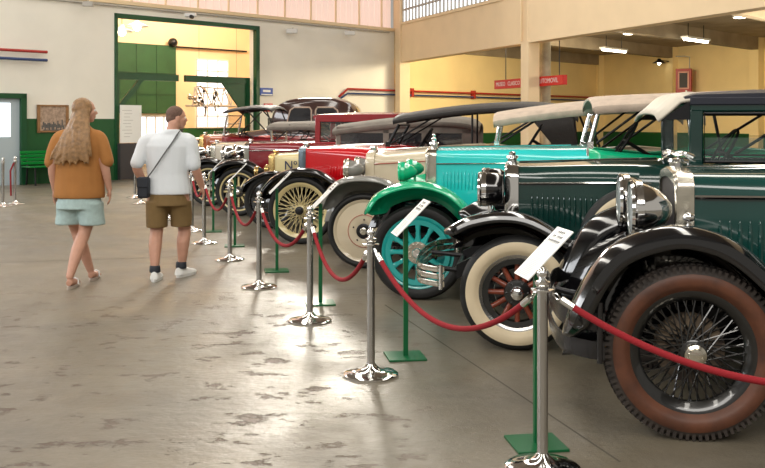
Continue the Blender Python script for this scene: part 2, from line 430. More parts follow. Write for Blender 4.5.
# lamps
world = bpy.data.worlds.new('world'); S.world = world; world.use_nodes = True
world.node_tree.nodes['Background'].inputs[0].default_value = (1,.93,.82,1); world.node_tree.nodes['Background'].inputs[1].default_value = .32
def pt(name, loc, p, col, r=.15):
    l = bpy.data.lights.new(name, 'POINT'); l.energy = p; l.color = col; l.shadow_soft_size = r
    o = bpy.data.objects.new(name, l); C.objects.link(o); o.location = loc; return o
q = IR(6, -3.5); pt('far_room_glow', (q.x, q.y, 6.2), 520, (1,.90,.74), .5)
q = IR(2.5, -3.5); pt('far_room_glow', (q.x, q.y, 6.2), 330, (1,.90,.74), .5)
q = MF(3.0, 2.6); pt('gallery_glow', (q.x, q.y, 3.9), 330, (1,.84,.55), .3)
q = MF(6.0, 3.5); pt('gallery_glow', (q.x, q.y, 3.9), 560, (1,.86,.62), .3)
q = MF(13, 5.0); pt('gallery_glow', (q.x, q.y, 2.9), 420, (1,.88,.68), .3)

def fluor(px0, py0, px1, py1, label):
    e = empty('tube_light', (0,0,0))
    d = 2.42*F/(HY-(py0+py1)/2); c = P((px0+px1)/2, (py0+py1)/2, d); c.z = 4.0; e.location = c; e.rotation_euler = (0, 0, BA)
    MB().box((0, 0, -.03), (1.5, .22, .06)).build('housing', M['white_metal'], e, smooth=False)
    for x in (-.5, .5): MB().tube([(x, 0, 0), (x, 0, .395)], .012).build('rod', M['iron'], e)
    b = MB().tube([(-.74, 0, -.085), (.74, 0, -.085)], .045).build('tube', M['lamp'], e)
    tag(e, label, 'ceiling light', 'tube lights under the gallery')
fluor(598, 49, 630, 52, 'lit tube light under the gallery ceiling, the left of two')
fluor(680, 38.5, 712, 42, 'lit tube light under the gallery ceiling, above the red cabinet')
def spot(px, py, label):
    d = 2.84*F/(HY-py); c = P(px, py, d); c.z = 4.4; e = empty('round_light', c)
    MB().lathe([(.19, -.07), (.2, 0)], n=24).build('housing', M['white_metal'], e)
    MB().lathe([(.01, -.10), (.14, -.09), (.175, -.07)], n=24).build('diffuser', M['lamp'], e)
    tag(e, label, 'ceiling light', 'round lights under the gallery edge')
spot(629, 33.5, 'lit round light under the gallery edge, between the two tube lights')
spot(740, 17, 'lit round light under the gallery edge at upper right')
# wall lamp
e = empty('wall_lamp', RW(5.0, -.25)+Vector((0, 0, 3.85)))
MB().tube([(0, 0, 0), (-.3, -.12, .02), (-.42, -.16, 0)], .02).build('arm', M['iron'], e)
MB().lathe([(.05, .1), (.09, .03), (.26, -.07), (.25, -.08), (.02, -.02)], (-.42, -.16, 0), n=24).build('shade', M['iron'], e)
MB().sphere((-.42, -.16, -.08), .07, sc=(1,1,1)).build('bulb', M['lamp'], e)
tag(e, 'small dark shaded wall lamp on the pillar by the red cabinet', 'lamp')
# red cabinet
e = empty('fire_hose_cabinet', P(684, 93, 35.6)); e.rotation_euler = (0, 0, -.42)
MB().box((0, 0, .45), (.56, .34, .92)).build('case', M['pipered'], e, bevel=.01)
b = MB(); 
for (x, z, sx, sz) in ((-.17, .47, .05, .64), (.17, .47, .05, .64), (0, .77, .38, .05), (0, .17, .38, .05)): b.box((x, -.18, z), (sx, .03, sz))
b.build('door_rim', mat('pink_rim', (.70,.35,.28), .5), e, smooth=False)
MB().box((0, -.175, .47), (.30, .015, .56)).build('pane', M['darkgrey'], e, smooth=False)
MB().box((.1, -.185, .07), (.06, .02, .05)).build('latch', M['paper'], e, smooth=False)
MB().tube([(.2, 0, .9), (.2, 0, 1.35), (.0, 0, 1.38), (-.3, 0, 1.38)], .02).build('pipe', M['conduit'], e)
tag(e, 'red fire hose cabinet with a grey pane, mounted high on the yellow pillar', 'cabinet')

def pipe(name, fn, pts, r, m, label, cat='pipe'):
    p = [fn(t, o_)+Vector((0, 0, z)) for (t, o_, z) in pts]; c = p[0].copy()
    o = MB().tube([q-c for q in p], r, 8).build(name, m); o.location = c; tag(o, label, cat); return o
pipe('wall_pipe', BW, [(-9, -.14, 3.2), (-1.95, -.14, 3.2)], .035, M['pipered'], 'red pipe on the white wall at far left, the upper of the pair')
pipe('wall_pipe', BW, [(-9, -.14, 3.0), (-1.95, -.14, 3.0)], .035, M['pipeblue'], 'blue pipe on the white wall at far left, the lower of the pair')
pipe('wall_pipe', BW, [(7.9, -.02, 2.3), (8.2, -.12, 2.56), (24, -.12, 2.56)], .035, M['pipered'], 'long red pipe along the wall from the white corner to the yellow gallery wall')
pipe('wall_pipe', BW, [(7.9, -.02, 2.2), (8.2, -.12, 2.42), (24, -.12, 2.42)], .03, M['pipeblue'], 'long dark blue pipe running just under the red one on the yellow wall')
for t, l in ((11.2, 'red bracket holding the pipes near the corner pillar'), (14.6, 'red bracket holding the pipes in mid yellow wall')):
    o = slab(MB(), BW, t, t+.12, -.165, -.01, 2.36, 2.66); c = BW(t, 0); o.xf(Matrix.Translation(-c)); o = o.build('pipe_bracket', M['pipered'], smooth=False); o.location = c; tag(o, l, 'bracket')
pipe('cable_conduit', BW, [(-9, -.05, 4.5), (10.2, -.05, 4.5)], .02, M['conduit'], 'thin grey cable conduit along the top of the white wall', 'conduit')
pipe('downpipe', MF, [(8.45, -.08, 3.55), (8.45, -.08, 9)], .03, M['beige'], 'cream pipe running down the cream gallery front above the column', 'pipe')
e = empty('security_camera', P(190, 17, 25.75)); 
MB().box((0, .1, .06), (.3, .2, .1)).build('housing', M['white_metal'], e, bevel=.01); MB().lathe([(.05, -.12), (.06, 0)], (.05, .0, .0), 'y', 16).build('lens', M['iron'], e)
tag(e, 'small camera fixed above the tall green doorway', 'security camera')
for px, py, d, l in ((292, 31, 28.6, 'small white floodlight on the bright wall above the dark sedan'), (350, 33, 30.2, 'small white floodlight on the wall near the corner')):
    e = empty('floodlight', P(px, py, d)); MB().box((0, 0, 0), (.34, .12, .14)).build('housing', M['white_metal'], e, bevel=.02)
    MB().tube([(0, .02, 0), (.0, .3, .12)], .015).build('bracket', M['conduit'], e); tag(e, l, 'floodlight')
e = empty('junction_box', P(88, 4, 23.7)); MB().box((0, 0, 0), (.26, .1, .12)).build('box', M['conduit'], e, bevel=.01); MB().tube([(0, 0, .05), (0, 0, .5)], .015).build('cable', M['conduit'], e); tag(e, 'grey cable junction box at the top of the white wall', 'junction box')
# signs
def wallsign(name, px0, py0, px1, py1, t, m, label, cat='sign'):
    d = BW(t).y; z0 = CH-(py1-HY)*d/F; z1 = CH-(py0-HY)*d/F; wd = (px1-px0)*d/F/UX
    e = empty(name, BW(t, -.03)+Vector((0, 0, (z0+z1)/2)), BA)
    MB().box((0, 0, 0), (wd, .03, z1-z0)).build('board', m, e, bevel=.003); tag(e, label, cat); return e, wd, z1-z0
FR = Matrix.Rotation(PI/2, 4, 'X')
e, wd, h = wallsign('wall_sign', 258.5, 88, 269.5, 95.5, 4.95, M['signblue'], 'small blue and white sign beside the tall doorway')
MB().box((0, -.018, .02), (wd*.6, .006, h*.3)).build('symbol', M['paper'], e, smooth=False); MB().box((0, -.018, -h*.38), (wd*.9, .006, h*.14)).build('caption', M['paper'], e, smooth=False)
e, wd, h = wallsign('fire_sign', 262.5, 103.5, 270, 111.5, 5.02, M['signred'], 'small red and white fire equipment sign under the blue sign')
MB().box((-.055, -.018, 0), (.06, .006, h*.7)).build('symbol', M['paper'], e, smooth=False); MB().box((.055, -.018, 0), (.06, .006, h*.7)).build('symbol', M['paper'], e, smooth=False)
# long red sign box
c = (MF(6.22, .36)+MF(9.7, .36))/2; L_ = 3.5
e = empty('hanging_sign', c+Vector((0, 0, 2.53)), VA)
MB().box((0, .06, 0), (L_, .12, .24)).build('box', M['signred'], e, bevel=.004)
text_obj('lettering', 'MUSEO', .16, M['paper'], e, Matrix.Translation((-1.38, -.004, 0)) @ FR)
text_obj('lettering', 'CLASICO', .16, M['paper'], e, Matrix.Translation((-.66, -.004, 0)) @ FR)
text_obj('lettering', 'AUTOMOVIL', .17, M['paper'], e, Matrix.Translation((1.05, -.004, 0)) @ FR)
MB().tube([(-1.2, .06, .1), (-1.2, .06, 1.87)], .012).build('rod', M['iron'], e); MB().tube([(1.5, .06, .1), (1.5, .06, 1.87)], .012).build('rod', M['iron'], e)
tag(e, 'long red box sign with white lettering hung behind the cream column', 'sign')
# framed picture
e = empty('picture_frame', BW(-1.75, -.04)+Vector((0, 0, 1.25)), BA)
b = MB(); 
for (x, z, sx, sz) in ((-.37, .33, .07, .68), (.37, .33, .07, .68), (0, .65, .8, .04), (0, .02, .8, .04)): b.box((x, 0, z), (sx, .05, sz))
b.build('frame', M['frame_wood'], e, smooth=False)
MB().box((0, .005, .33), (.68, .02, .62)).build('poster', M['poster'], e, smooth=False)
b = MB()
for i in range(16): b.box((-.28+.037*i, -.008, .12+.05*math.sin(i*2.3)+.03*(i % 3)), (.03, .004, .09+.05*((i*7) % 3)))
b.box((0, -.008, .05), (.5, .004, .03)); b.build('print', M['ink'], e, smooth=False)
tag(e, 'wood framed sepia poster hanging on the green and white wall', 'picture')
# side door at far left
e = empty('door_2', BW(-3.0, -.02), BA); e['kind'] = 'structure'
b = MB(); b.box((-.47, -.05, 1.08), (.14, .14, 2.16)); b.box((.47, -.05, 1.08), (.14, .14, 2.16)); b.box((0, -.05, 2.12), (1.08, .14, .12)); b.build('door_frame', M['fgreen'], e, smooth=False)
MB().box((0, -.01, 1.03), (.8, .04, 2.06)).build('door_leaf', mat('pale_blue_door', (.42,.50,.55), .5), e, smooth=False)
MB().box((-.08, -.035, 1.55), (.5, .02, .8)).build('pane', M['pane'], e, smooth=False)
# notice board
e = empty('notice_board', BW(.34, -.15), BA)
MB().box((0, 0, 1.45), (.62, .03, .98)).build('sheet', M['paper'], e, smooth=False)
MB().box((0, .05, .48), (.64, .16, .94)).build('stand', M['darkgrey'], e, smooth=False)
b = MB(); 
for i in range(9): b.box((-.12+.04*(i % 2), -.017, 1.8-.085*i), (.28-.05*(i % 3), .003, .012))
b.build('small_print', M['inkl'], e, smooth=False)
tag(e, 'white printed notice on a dark stand at the left of the doorway', 'notice board')
# bench
e = empty('slatted_bench', BW(-1.55, -.45), BA)
for k in range(5): MB().box((0, -.22+.095*k, .44), (2.2, .075, .03)).build('slat', M['bgreen'], e, bevel=.005)
for k in range(4): MB().box((0, .22+.02*k, .52+.085*k), (2.2, .03, .07)).build('slat', M['bgreen'], e, bevel=.005)
for x in (-.95, 0, .95):
    MB().tube([(x, -.22, 0), (x, -.2, .42), (x, .2, .42), (x, .3, .8)], .02).tube([(x, .26, 0), (x, .2, .42)], .02).build('leg', M['iron'], e)
tag(e, 'green slatted bench against the green wall behind the woman', 'bench')
# pendant lamps in the far room
for px, py, l in ((122, 31, 'bare bulb pendant lamp at the upper left of the doorway'), (137, 26, 'white pendant lamp in the far room, right of the bulb')):
    c = P(px, py, 29.5); e = empty('pendant_lamp', c)
    MB().tube([(0, 0, .15), (0, 0, 7-c.z)], .012).build('cord', M['iron'], e)
    MB().lathe([(.05, .2), (.08, .12), (.36, .0), (.35, -.02), (.02, .03)], n=24).build('shade', M['white_metal'], e)
    MB().sphere((0, 0, -.04), .12).build('bulb', M['lamp'], e); tag(e, l, 'lamp', None)
# white lattice machine hanging in the doorway
c = P(217, 106, 31.0); e = empty('lattice_machine', c, BA)
b = MB(); xs = [-.95+.38*i for i in range(7)]
b.tube([(-1, 0, 0), (1.6, 0, 0)], .03).tube([(-1, .3, 0), (1.6, .3, 0)], .03).tube([(-.7, .15, .62), (1.0, .15, .55)], .025)
for i, x in enumerate(xs):
    b.tube([(x, 0, 0), (x+.19, .15, .6)], .022, 6).tube([(x+.19, .15, .6), (x+.38, 0, 0)], .022, 6)
b.build('lattice_beam', M['conduit'], e)
b = MB()
for i in range(22):
    p = Vector((random.uniform(-1, .1), random.uniform(-.1, .3), random.uniform(-.1, .45)))
    if i % 3 == 0: b.sphere(p, random.uniform(.04, .07), 8, 6)
    else: b.tube([p, p+Vector((random.uniform(-.25, .25), .05, random.uniform(-.3, .3)))], .03, 6)
b.build('engine_parts', M['steel'], e)['kind'] = 'stuff'
b = MB()
for i in range(7):
    p = Vector((random.uniform(-1, .3), random.uniform(-.12, .1), random.uniform(-.1, .5))); b.sphere(p, .05, 8, 6)
b.build('valve_covers', M['iron'], e)
MB().tube([(-.6, .15, .5), (-.6, .15, 7-c.z)], .004).tube([(.9, .15, .5), (.9, .15, 7-c.z)], .004).build('hanging_wires', M['iron'], e)
tag(e, 'white lattice frame with engine parts hung before the far window', 'machine')

# ------------------------------------------------------------------ cars
def lerp(a, b, t): return a+(b-a)*t
def round_section(x, w, zt, zb, r, n=7, flat=0, crown=0.):
    # vertical section, rounded upper corners, closed ring in the yz plane; starts bottom near side
    pts = [(-w, zb), (-w, lerp(zb, zt-r, .5))]
    for k in range(n+1):
        a = PI-k*(PI/2)/n; pts.append((-w+r+r*math.cos(a), zt-r+r*math.sin(a)))
    for k in (1, 2, 3):
        t = k/4; pts.append((lerp(-w+r, w-r, t), zt+crown*math.sin(PI*t)))
    for k in range(n+1):
        a = PI/2-k*(PI/2)/n; pts.append((w-r+r*math.cos(a), zt-r+r*math.sin(a)))
    pts += [(w, lerp(zb, zt-r, .5)), (w, zb)]
    return [Vector((x, y, z)) for y, z in pts]

def make_wheel(p, parent, loc, wide=None):
    """tyre mesh named wheel, with rim, spokes and hub cap as its sub-parts; near side faces -y"""
    R, ri, rw, T, typ = p['R'], p['rim_r'], p.get('wall_r'), p.get('tyre_w', .13), p['wheel']
    h = T/2
    prof = [(ri, -h*.55), (ri+(R-ri)*.2, -h*.85), (ri+(R-ri)*.5, -h), (ri+(R-ri)*.78, -h*.88), (R-.012, -h*.62), (R, -h*.25), (R, h*.25), (R-.012, h*.62), (ri+(R-ri)*.78, h*.88), (ri+(R-ri)*.5, h), (ri+(R-ri)*.2, h*.85), (ri, h*.55)]
    mb = MB().ring(prof, n=72)
    if p.get('tread'):
        N = 84
        for k in range(N):
            a = 2*PI*k/N; 
            for s_ in (-1, 1):
                rot = Matrix.Rotation(-a, 3, 'Y')
                mb.box(rot @ Vector((R-.028, s_*h*.78, 0)), (.046, h*.24, .016), rot)
            mb.box(rot @ Vector((R, 0, 0)), (.006, h*.8, .018), rot)
    t = mb.build('wheel', p.get('tyre_m', M['rubber']), parent); t.location = loc
    if rw:
        pr = [(ri+.004, -h*.62), (ri+(R-ri)*.2, -h*.93), (ri+(rw-ri)*.5+.0, -h*1.06), (ri+(rw-ri)*.85, -h*1.03), (rw, -h*.93), (rw-.004, -h*.8), (ri+.01, -h*.5)]
        MB().ring(pr, n=72).build('sidewall', p['wall_m'], t)
    rm = p['rim_m']; y0 = -h*.55
    MB().ring([(ri+.012, y0-.008), (ri+.012, y0+.01), (ri-.03, y0+.03), (ri-.03, -y0-.03), (ri+.012, -y0-.01), (ri+.012, -y0+.008), (ri-.012, -y0+.004), (ri-.045, -y0-.03), (ri-.045, y0+.03), (ri-.012, y0-.004)], n=64).build('rim', rm, t)
    if typ == 'wire':
        ns = p.get('spokes', 60); b = MB()
        for k in range(ns):
            a = 2*PI*k/ns; sgn = 1 if k % 2 else -1; lay = k % 4 < 2
            r0 = .05; a0 = a+sgn*(.9 if lay else .6); yh = y0-.01 if lay else .03
            p0 = Vector((math.cos(a0)*r0, yh, math.sin(a0)*r0)); p1 = Vector((math.cos(a)*(ri-.02), 0 if lay else -.01, math.sin(a)*(ri-.02)))
            b.tube([p0, p1], p.get('spoke_r', .0032), 5)
        b.build('spokes', p['spoke_m'], t)
        MB().lathe([(.055, .05), (.055, y0-.01), (.062, y0-.02), (.04, y0-.03)], axis='y', n=24).build('hub', rm if rm is not M['nickel'] else M['iron'], t)
        if p.get('drum'): MB().lathe([(.16, .03), (.165, .05), (.165, .1), (.05, .1)], axis='y', n=32).build('brake_drum', p['drum'], t)
        hc = p['hub_m']; b = MB().lathe([(.048, y0-.02), (.052, y0-.05), (.05, y0-.075), (.036, y0-.082), (.034, y0-.095), (.018, y0-.1), (.001, y0-.1)], axis='y', n=28)
        b.build('hub_cap', hc, t)
    elif typ == 'wood':
        ns = 12; b = MB()
        for k in range(ns):
            a = 2*PI*k/ns; ca, sa = math.cos(a), math.sin(a)
            b.tube([(ca*.07, 0, sa*.07), (ca*.12, 0, sa*.12), (ca*(ri-.06), 0, sa*(ri-.06)), (ca*(ri-.03), 0, sa*(ri-.03))], [.021, .018, .017, .024], 10)
        b.build('spokes', p['spoke_m'], t)
        MB().ring([(ri-.02, -.04), (ri-.02, .04), (ri-.055, .035), (ri-.055, -.035)], n=64).build('felloe', M['blackrim'], t)
        b = MB().lathe([(.085, .03), (.09, -.02), (.085, -.035), (.05, -.045)], axis='y', n=28)
        for k in range(6):
            a = 2*PI*k/6; b.sphere((math.cos(a)*.07, -.04, math.sin(a)*.07), .009, 8, 6)
        b.build('hub', M['blackrim'], t)
        MB().lathe([(.15, .05), (.155, .06), (.155, .1), (.05, .1)], axis='y', n=32).build('brake_drum', M['blackrim'], t)
        MB().lathe([(.046, -.04), (.046, -.075), (.036, -.095), (.015, -.104), (.001, -.105)], axis='y', n=28).build('hub_cap', M['chrome'], t)
    elif typ == 'cast':
        ns = 12; b = MB(); rs = ri-.045
        for k in range(ns):
            a = 2*PI*k/ns; rot = Matrix.Rotation(-a, 3, 'Y')
            sec = []
            for (r, hw, d_) in ((.08, .036, .03), (.13, .021, .028), (rs-.07, .017, .024), (rs-.025, .024, .024), (rs+.01, .05, .024)):
                sec.append([rot @ Vector((r, yy-.02, zz)) for yy, zz in ((-d_, -hw*.6), (-d_*.6, -hw), (d_, -hw), (d_, hw), (-d_*.6, hw), (-d_, hw*.6))])
            b.loft(sec)
        b.ring([(rs+.02, -.052), (rs+.02, .01), (rs-.022, .005), (rs-.022, -.045)], n=64)
        b.build('spokes', p['spoke_m'], t)
        b = MB().lathe([(.095, 0), (.1, -.04), (.092, -.056), (.06, -.06)], axis='y', n=32)
        for k in range(12):
            a = 2*PI*k/12; b.lathe([(.011, -.055), (.011, -.07), (.004, -.072)], (math.cos(a)*.076, 0, math.sin(a)*.076), 'y', 8)
        b.build('hub', M['nickel'], t)
        MB().lathe([(.045, -.05), (.045, -.09), (.036, -.1), (.034, -.112), (.001, -.114)], axis='y', n=6*4).build('hub_cap', M['chrome'], t)
        MB().lathe([(.16, .03), (.165, .04), (.165, .08), (.05, .08)], axis='y', n=32).build('brake_drum', M['iron'], t)
    elif typ == 'disc':
        b = MB().lathe([(ri-.01, y0+.012), (ri-.03, y0+.008), (.17, y0-.004), (.165, y0-.012), (.10, y0-.016), (.09, y0-.01), (.02, y0-.01)], axis='y', n=64)
        b.build('disc', p['spoke_m'], t)
        MB().ring([(.168, y0-.016), (.168, y0-.006), (.163, y0-.006), (.163, y0-.018)], n=64).build('pinstripe', M['pipered'], t)
        for k in range(5):
            b = MB(); a = 2*PI*k/5+.3; b.sphere((math.cos(a)*.115, y0-.018, math.sin(a)*.115), .009, 8, 6)
            b.build('wheel_nut', M['iron'], t)
        MB().lathe([(.075, y0-.01), (.078, y0-.028), (.06, y0-.036), (.045, y0-.034)], axis='y', n=28).build('hub', M['iron'], t)
        MB().lathe([(.04, y0-.03), (.036, y0-.055), (.02, y0-.06), (.001, y0-.06)], axis='y', n=28).build('hub_cap', M['nickel'], t)
    return t

def make_car(p):
    tr = p.get('track', 1.32); ht = tr/2; X0, D0 = p['at']; yaw = math.radians(p.get('yaw', -8.5))
    c = Vector((X0, D0, 0))+Matrix.Rotation(yaw, 3, 'Z') @ Vector((0, ht, 0))
    car = empty(p['name'], c, yaw); tag(car, p['label'], 'car', None)
    R = p['R']; L = p.get('length', 2.75)
    body, fen, rad = p['body_m'], p['fender_m'], p['rad_m']
    rx, rz, rwid = p['rx'], p['rz'], p.get('rw', .27)
    wx = p['wx']                                 # windscreen foot
    zc = p.get('zc', rz)                         # cowl top
    bw = p.get('bw', .62)                        # half body width
    zs = .42                                     # sill
    # wheels
    w0 = make_wheel(p, car, (0, -ht, R))
    for (x, y, rz_) in ((0, ht, PI), (L, -ht, 0), (L, ht, PI)):
        q = copyo(w0, car); q.location = (x, y, R); q.rotation_euler = (0, 0, rz_)
    # chassis
    b = MB()
    for s_ in (-1, 1):
        b.loft([[Vector((x, s_*.36+dy, z+dz)) for dy, dz in ((-.025, -.05), (.025, -.05), (.025, .05), (-.025, .05))] for x, z in ((-.42, .46), (-.3, .52), (0, .53), (.4, .50), (L, .5), (L+.5, .5))])
        # leaf spring
        for k in range(4): b.box((0.05, s_*.40, .44-.018*k), (.85-.17*k, .045, .012))
    b.tube([(0, -ht+.06, R), (0, -ht+.1, R-.02), (0, -.42, R-.06), (0, .42, R-.06), (0, ht-.1, R-.02), (0, ht-.06, R)], .028)
    b.tube([(L, -ht+.06, R), (L, ht-.06, R)], .045).sphere((L, 0, R), .16)
    b.tube([(-.42, -.36, .46), (-.42, .36, .46)], .022).tube([(-.05, -ht+.12, R-.07), (-.05, ht-.12, R-.07)], .012)
    b.box((L*.5, 0, .46), (L-.3, .62, .10))
    b.build('chassis', M['iron'], car)
    # radiator
    sec = [(rx, rwid, rz), (rx+.02, rwid+.008, rz+.006), (rx+.11, rwid+.008, rz+.006), (rx+.115, rwid, rz)]
    zb = .52; shell = MB()
    outer = lambda x, g: round_section(x, rwid+g, rz+g, zb, p.get('rr', .10), crown=p.get('rcrown', .02))
    o0, o1 = outer(rx, -.004), outer(rx+.015, .006); o2 = outer(rx+.095, .006)
    inn = round_section(rx, rwid-.02, rz-.05, zb+.02, max(.03, p.get('rr', .1)-.03), crown=p.get('rcrown', .02))
    inn2 = [v+Vector((.02, 0, 0)) for v in inn]
    shell.loft([inn2, inn, o0, o1, o2], caps=False); shell.build('radiator_shell', rad, car)
    MB().loft([[v+Vector((.012, 0, 0)) for v in inn], [v+Vector((.07, 0, 0)) for v in inn]]).build('radiator_core', p.get('core_m', M['core']), car)
    b = MB().lathe([(.034, 0), (.034, .025), (.045, .03), (.042, .045), (.012, .05)], (rx+.05, 0, rz+.02), n=16)
    b.build('radiator_cap', p.get('cap_m', M['chrome']), car)
    ms = p.get('mascot')
    if ms:
        z = rz+.06; x = rx+.05; b = MB()
        if ms == 'dog':     # leaping animal
            b.tube(spline([(x+.12, 0, z+.03), (x+.06, 0, z+.055), (x, 0, z+.055), (x-.05, 0, z+.07), (x-.09, 0, z+.06)]), [.006]+[.015]*23+[.008]*1, 8)
            b.tube([(x-.04, 0, z+.06), (x-.09, .01, z+.02), (x-.12, .01, z+.005)], .007, 6).tube([(x+.06, 0, z+.05), (x+.1, .01, z+.01), (x+.13, .01, z)], .007, 6).tube([(x, 0, z-.01), (x+.02, 0, z+.05)], .01, 6)
        elif ms == 'figure':
            b.lathe([(.03, 0), (.012, .015), (.012, .03), (.028, .05), (.03, .075), (.012, .09), (.02, .1), (.022, .115), (.004, .13)], (x, 0, z-.01), n=14)
            b.tube([(x, -.05, z+.05), (x, .05, z+.05)], .008, 6)
        else:
            b.lathe([(.012, 0), (.012, .02), (.03, .03), (.032, .06), (.01, .07)], (x, 0, z-.01), 'z', 14)
        mo = Vector((rx+.05, 0, rz+.055)); b.v = [tuple(mo+(Vector(v)-mo)*.8-Vector((0, 0, .01))) for v in b.v]
        b.build('mascot', M['chrome'], car)
    # bonnet
    hx1 = wx-.12; bo = []; N = 8
    for k in range(N+1):
        t = k/N; e_ = t*t*(3-2*t)
        bo.append(round_section(lerp(rx+.095, hx1-.18, t), lerp(rwid-.002, bw-.14, t**1.3), lerp(rz-.002, zc, e_), .58, lerp(p.get('rr', .1), .14, t), crown=.02))
    bo2 = round_section(hx1, bw-.09, zc+.005, .55, .15, crown=.02)
    if p.get('nose'):    # body-coloured rounded nose
        bo.insert(0, round_section(rx+.02, rwid-.05, rz-.09, .6, .09, crown=.01)); bo.insert(1, round_section(rx+.05, rwid-.02, rz-.03, .59, .1, crown=.02))
    MB().loft(bo, caps=True).build('bonnet', body, car)
    # cowl to tub
    tub = [bo[-1], bo2, round_section(wx+.02, bw-.04, zc+.01, .5, .16, crown=.02)]
    MB().loft(tub).build('cowl', p.get('cowl_m', body), car)
    # bonnet trim lines and hinge
    zs_ = lambda t: lerp(rz, zc, t)
    if p.get('strip'):
        for s_ in (-1, 1):
            b = MB()
            b.tube([(rx+.1, s_*(rwid+.003), rz-.12), (lerp(rx+.1, hx1-.18, .5), s_*(lerp(rwid, bw-.14, .41)+.003), lerp(rz, zc, .5)-.12), (hx1-.18, s_*(bw-.135), zc-.12), (wx+1.5, s_*(bw+.006), zc-.12)], p['strip'], 6)
            b.build('side_moulding', p.get('strip_m', M['chrome']), car)
    MB().tube([(rx+.1, 0, rz+.022), (hx1-.18, 0, zc+.024), (hx1, 0, zc+.028)], .006, 6).build('bonnet_hinge', p.get('hinge_m', M['chrome']), car)
    # louvres
    if p.get('louvres'):
        x0, x1, z0, z1, step = p['louvres']; nlv = int((x1-x0)/step); bs = {-1: MB(), 1: MB()}
        for k in range(nlv+1):
            x = x0+k*step; t = max(0, min(1, (x-rx-.095)/(hx1-.18-rx-.095))); y = lerp(rwid-.002, bw-.14, t**1.3)
            if x > hx1-.18: y = lerp(bw-.14, bw-.09, (x-hx1+.18)/.18)
            for s_ in (-1, 1):
                bs[s_].sphere((x, s_*y, (z0+z1)/2), 1, 8, 8, sc=(step*.28, .012, (z1-z0)/2))
        for b in bs.values(): b.build('louvres', p.get('louvre_m', body), car)
    # tub
    xe = p.get('xe', L+.35); zbelt = p.get('zb', zc-.03)
    secs = []
    for (x, wsc, zt) in ((wx, .95, zc-.0), (wx+.15, 1.0, zbelt+.01), (wx+.6, 1.02, zbelt-.03 if p['top'] != 'sedan' else zbelt), (wx+1.2, 1.02, zbelt), (xe-.25, .98, zbelt+.02), (xe, .86, zbelt)):
        ww = bw*wsc; secs.append([Vector((x, -ww+.03, zt)), Vector((x, -ww, zt-.03)), Vector((x, -ww, (zt+zs)/2)), Vector((x, -ww+.03, zs+.06)), Vector((x, -ww+.1, zs)), Vector((x, ww-.1, zs)), Vector((x, ww-.03, zs+.06)), Vector((x, ww, (zt+zs)/2)), Vector((x, ww, zt-.03)), Vector((x, ww-.03, zt))])
    secs.append([v+Vector((.06 if .55 < v.z < zbelt-.02 else 0, 0, 0)) for v in secs[-1]])
    b = MB().loft(secs, caps=False, closed=False)
    lst = len(b.v)-10; b.f.append(tuple(lst+i for i in range(10)))
    b.build('body_tub', p.get('tub_m', body), car, solid=.03)
    # doors: a raised panel with handle each side
    for s_ in (-1, 1):
        dd = MB().box((wx+.52, s_*(bw*1.02+.004), (zbelt+zs)/2+.01), (.62, .012, zbelt-zs-.1)).build('door', p.get('tub_m', body), car, bevel=.005)
        MB().tube([(wx+.74, s_*(bw*1.02+.01), zbelt-.1), (wx+.74, s_*(bw*1.02+.04), zbelt-.1), (wx+.66, s_*(bw*1.02+.045), zbelt-.1)], .008, 6).build('door_handle', M['chrome'], dd)
    # seats
    sm = p.get('seat_m', M['leather'])
    for x in (wx+.75, wx+1.65):
        if x+.4 > xe: continue
        s = MB().box((x, 0, .68), (.5, bw*1.7, .16)).build('seat', sm, car, bevel=.04)
        MB().box((x+.3, 0, .95), (.14, bw*1.7, min(.5, zbelt-.6)), Matrix.Rotation(.15, 3, 'Y')).build('backrest', sm, s, bevel=.05)
    # steering wheel
    sw = Matrix.Translation((wx+.38, -.3 if p.get('rhd') else .28, zc+.06)) @ Matrix.Rotation(-math.radians(58), 4, 'Y')
    b = MB().ring([(.2, -.012), (.212, 0), (.2, .012), (.188, 0)], axis='z', n=32)
    for k in range(4): b.box(Matrix.Rotation(k*PI/2, 3, 'Z') @ Vector((.1, 0, 0)), (.2, .018, .008), Matrix.Rotation(k*PI/2, 3, 'Z'))
    b.tube([(0, 0, 0), (0, 0, -.6)], .018); b.xf(sw); b.build('steering_wheel', M['dark'], car)
    # running boards
    for s_ in (-1, 1):
        MB().box((L*.5+.05, s_*(ht-.04), .36), (L-1.35, .30, .03)).build('running_board', M['black'] if fen is not M['emerald'] else M['black'], car, bevel=.008)
    # fenders
    fp = p['fender']; dr = p.get('lip', .07); fw = p.get('fw', .12)
    end = fp[-1]
    pth = [Vector((x, 0, z)) for x, z in fp]+[Vector((.76, 0, .42)), Vector((.86, 0, .375))]
    pth = spline(pth, 5); sec_ = [(-fw, -dr), (-fw+.004, -dr*.7), (-fw*.9, -dr*.35), (-fw*.65, -dr*.1), (-.02, 0), (.05, -.004), (.11, -.03), (.15, -.08), (.16, -.16)]
    def fender(pth, ys, name='fender'):
        rows = []
        for i, q in enumerate(pth):
            t = (pth[min(i+1, len(pth)-1)]-pth[max(i-1, 0)]).normalized(); nrm = Vector((-t.z, 0, t.x))
            if nrm.z < 0 and i > len(pth)//2 and False: nrm = -nrm
            k = min(1, .45+i/6)
            rows.append([Vector((q.x, ys*(-ht)+ys*(-y*k if False else -(-y))*1.0, q.z))+nrm*(z*min(1, .35+i/5)) for y, z in sec_] if False else
                        [Vector((q.x, ys*(ht)*1.0, q.z))+Vector((0, -ys*y*k, 0))+nrm*(z*min(1, .35+i/5)) for y, z in sec_])
        return MB().loft(rows, caps=False, closed=False).build(name, fen, car, solid=.012)
    for ys in (-1, 1): fender(pth, ys)
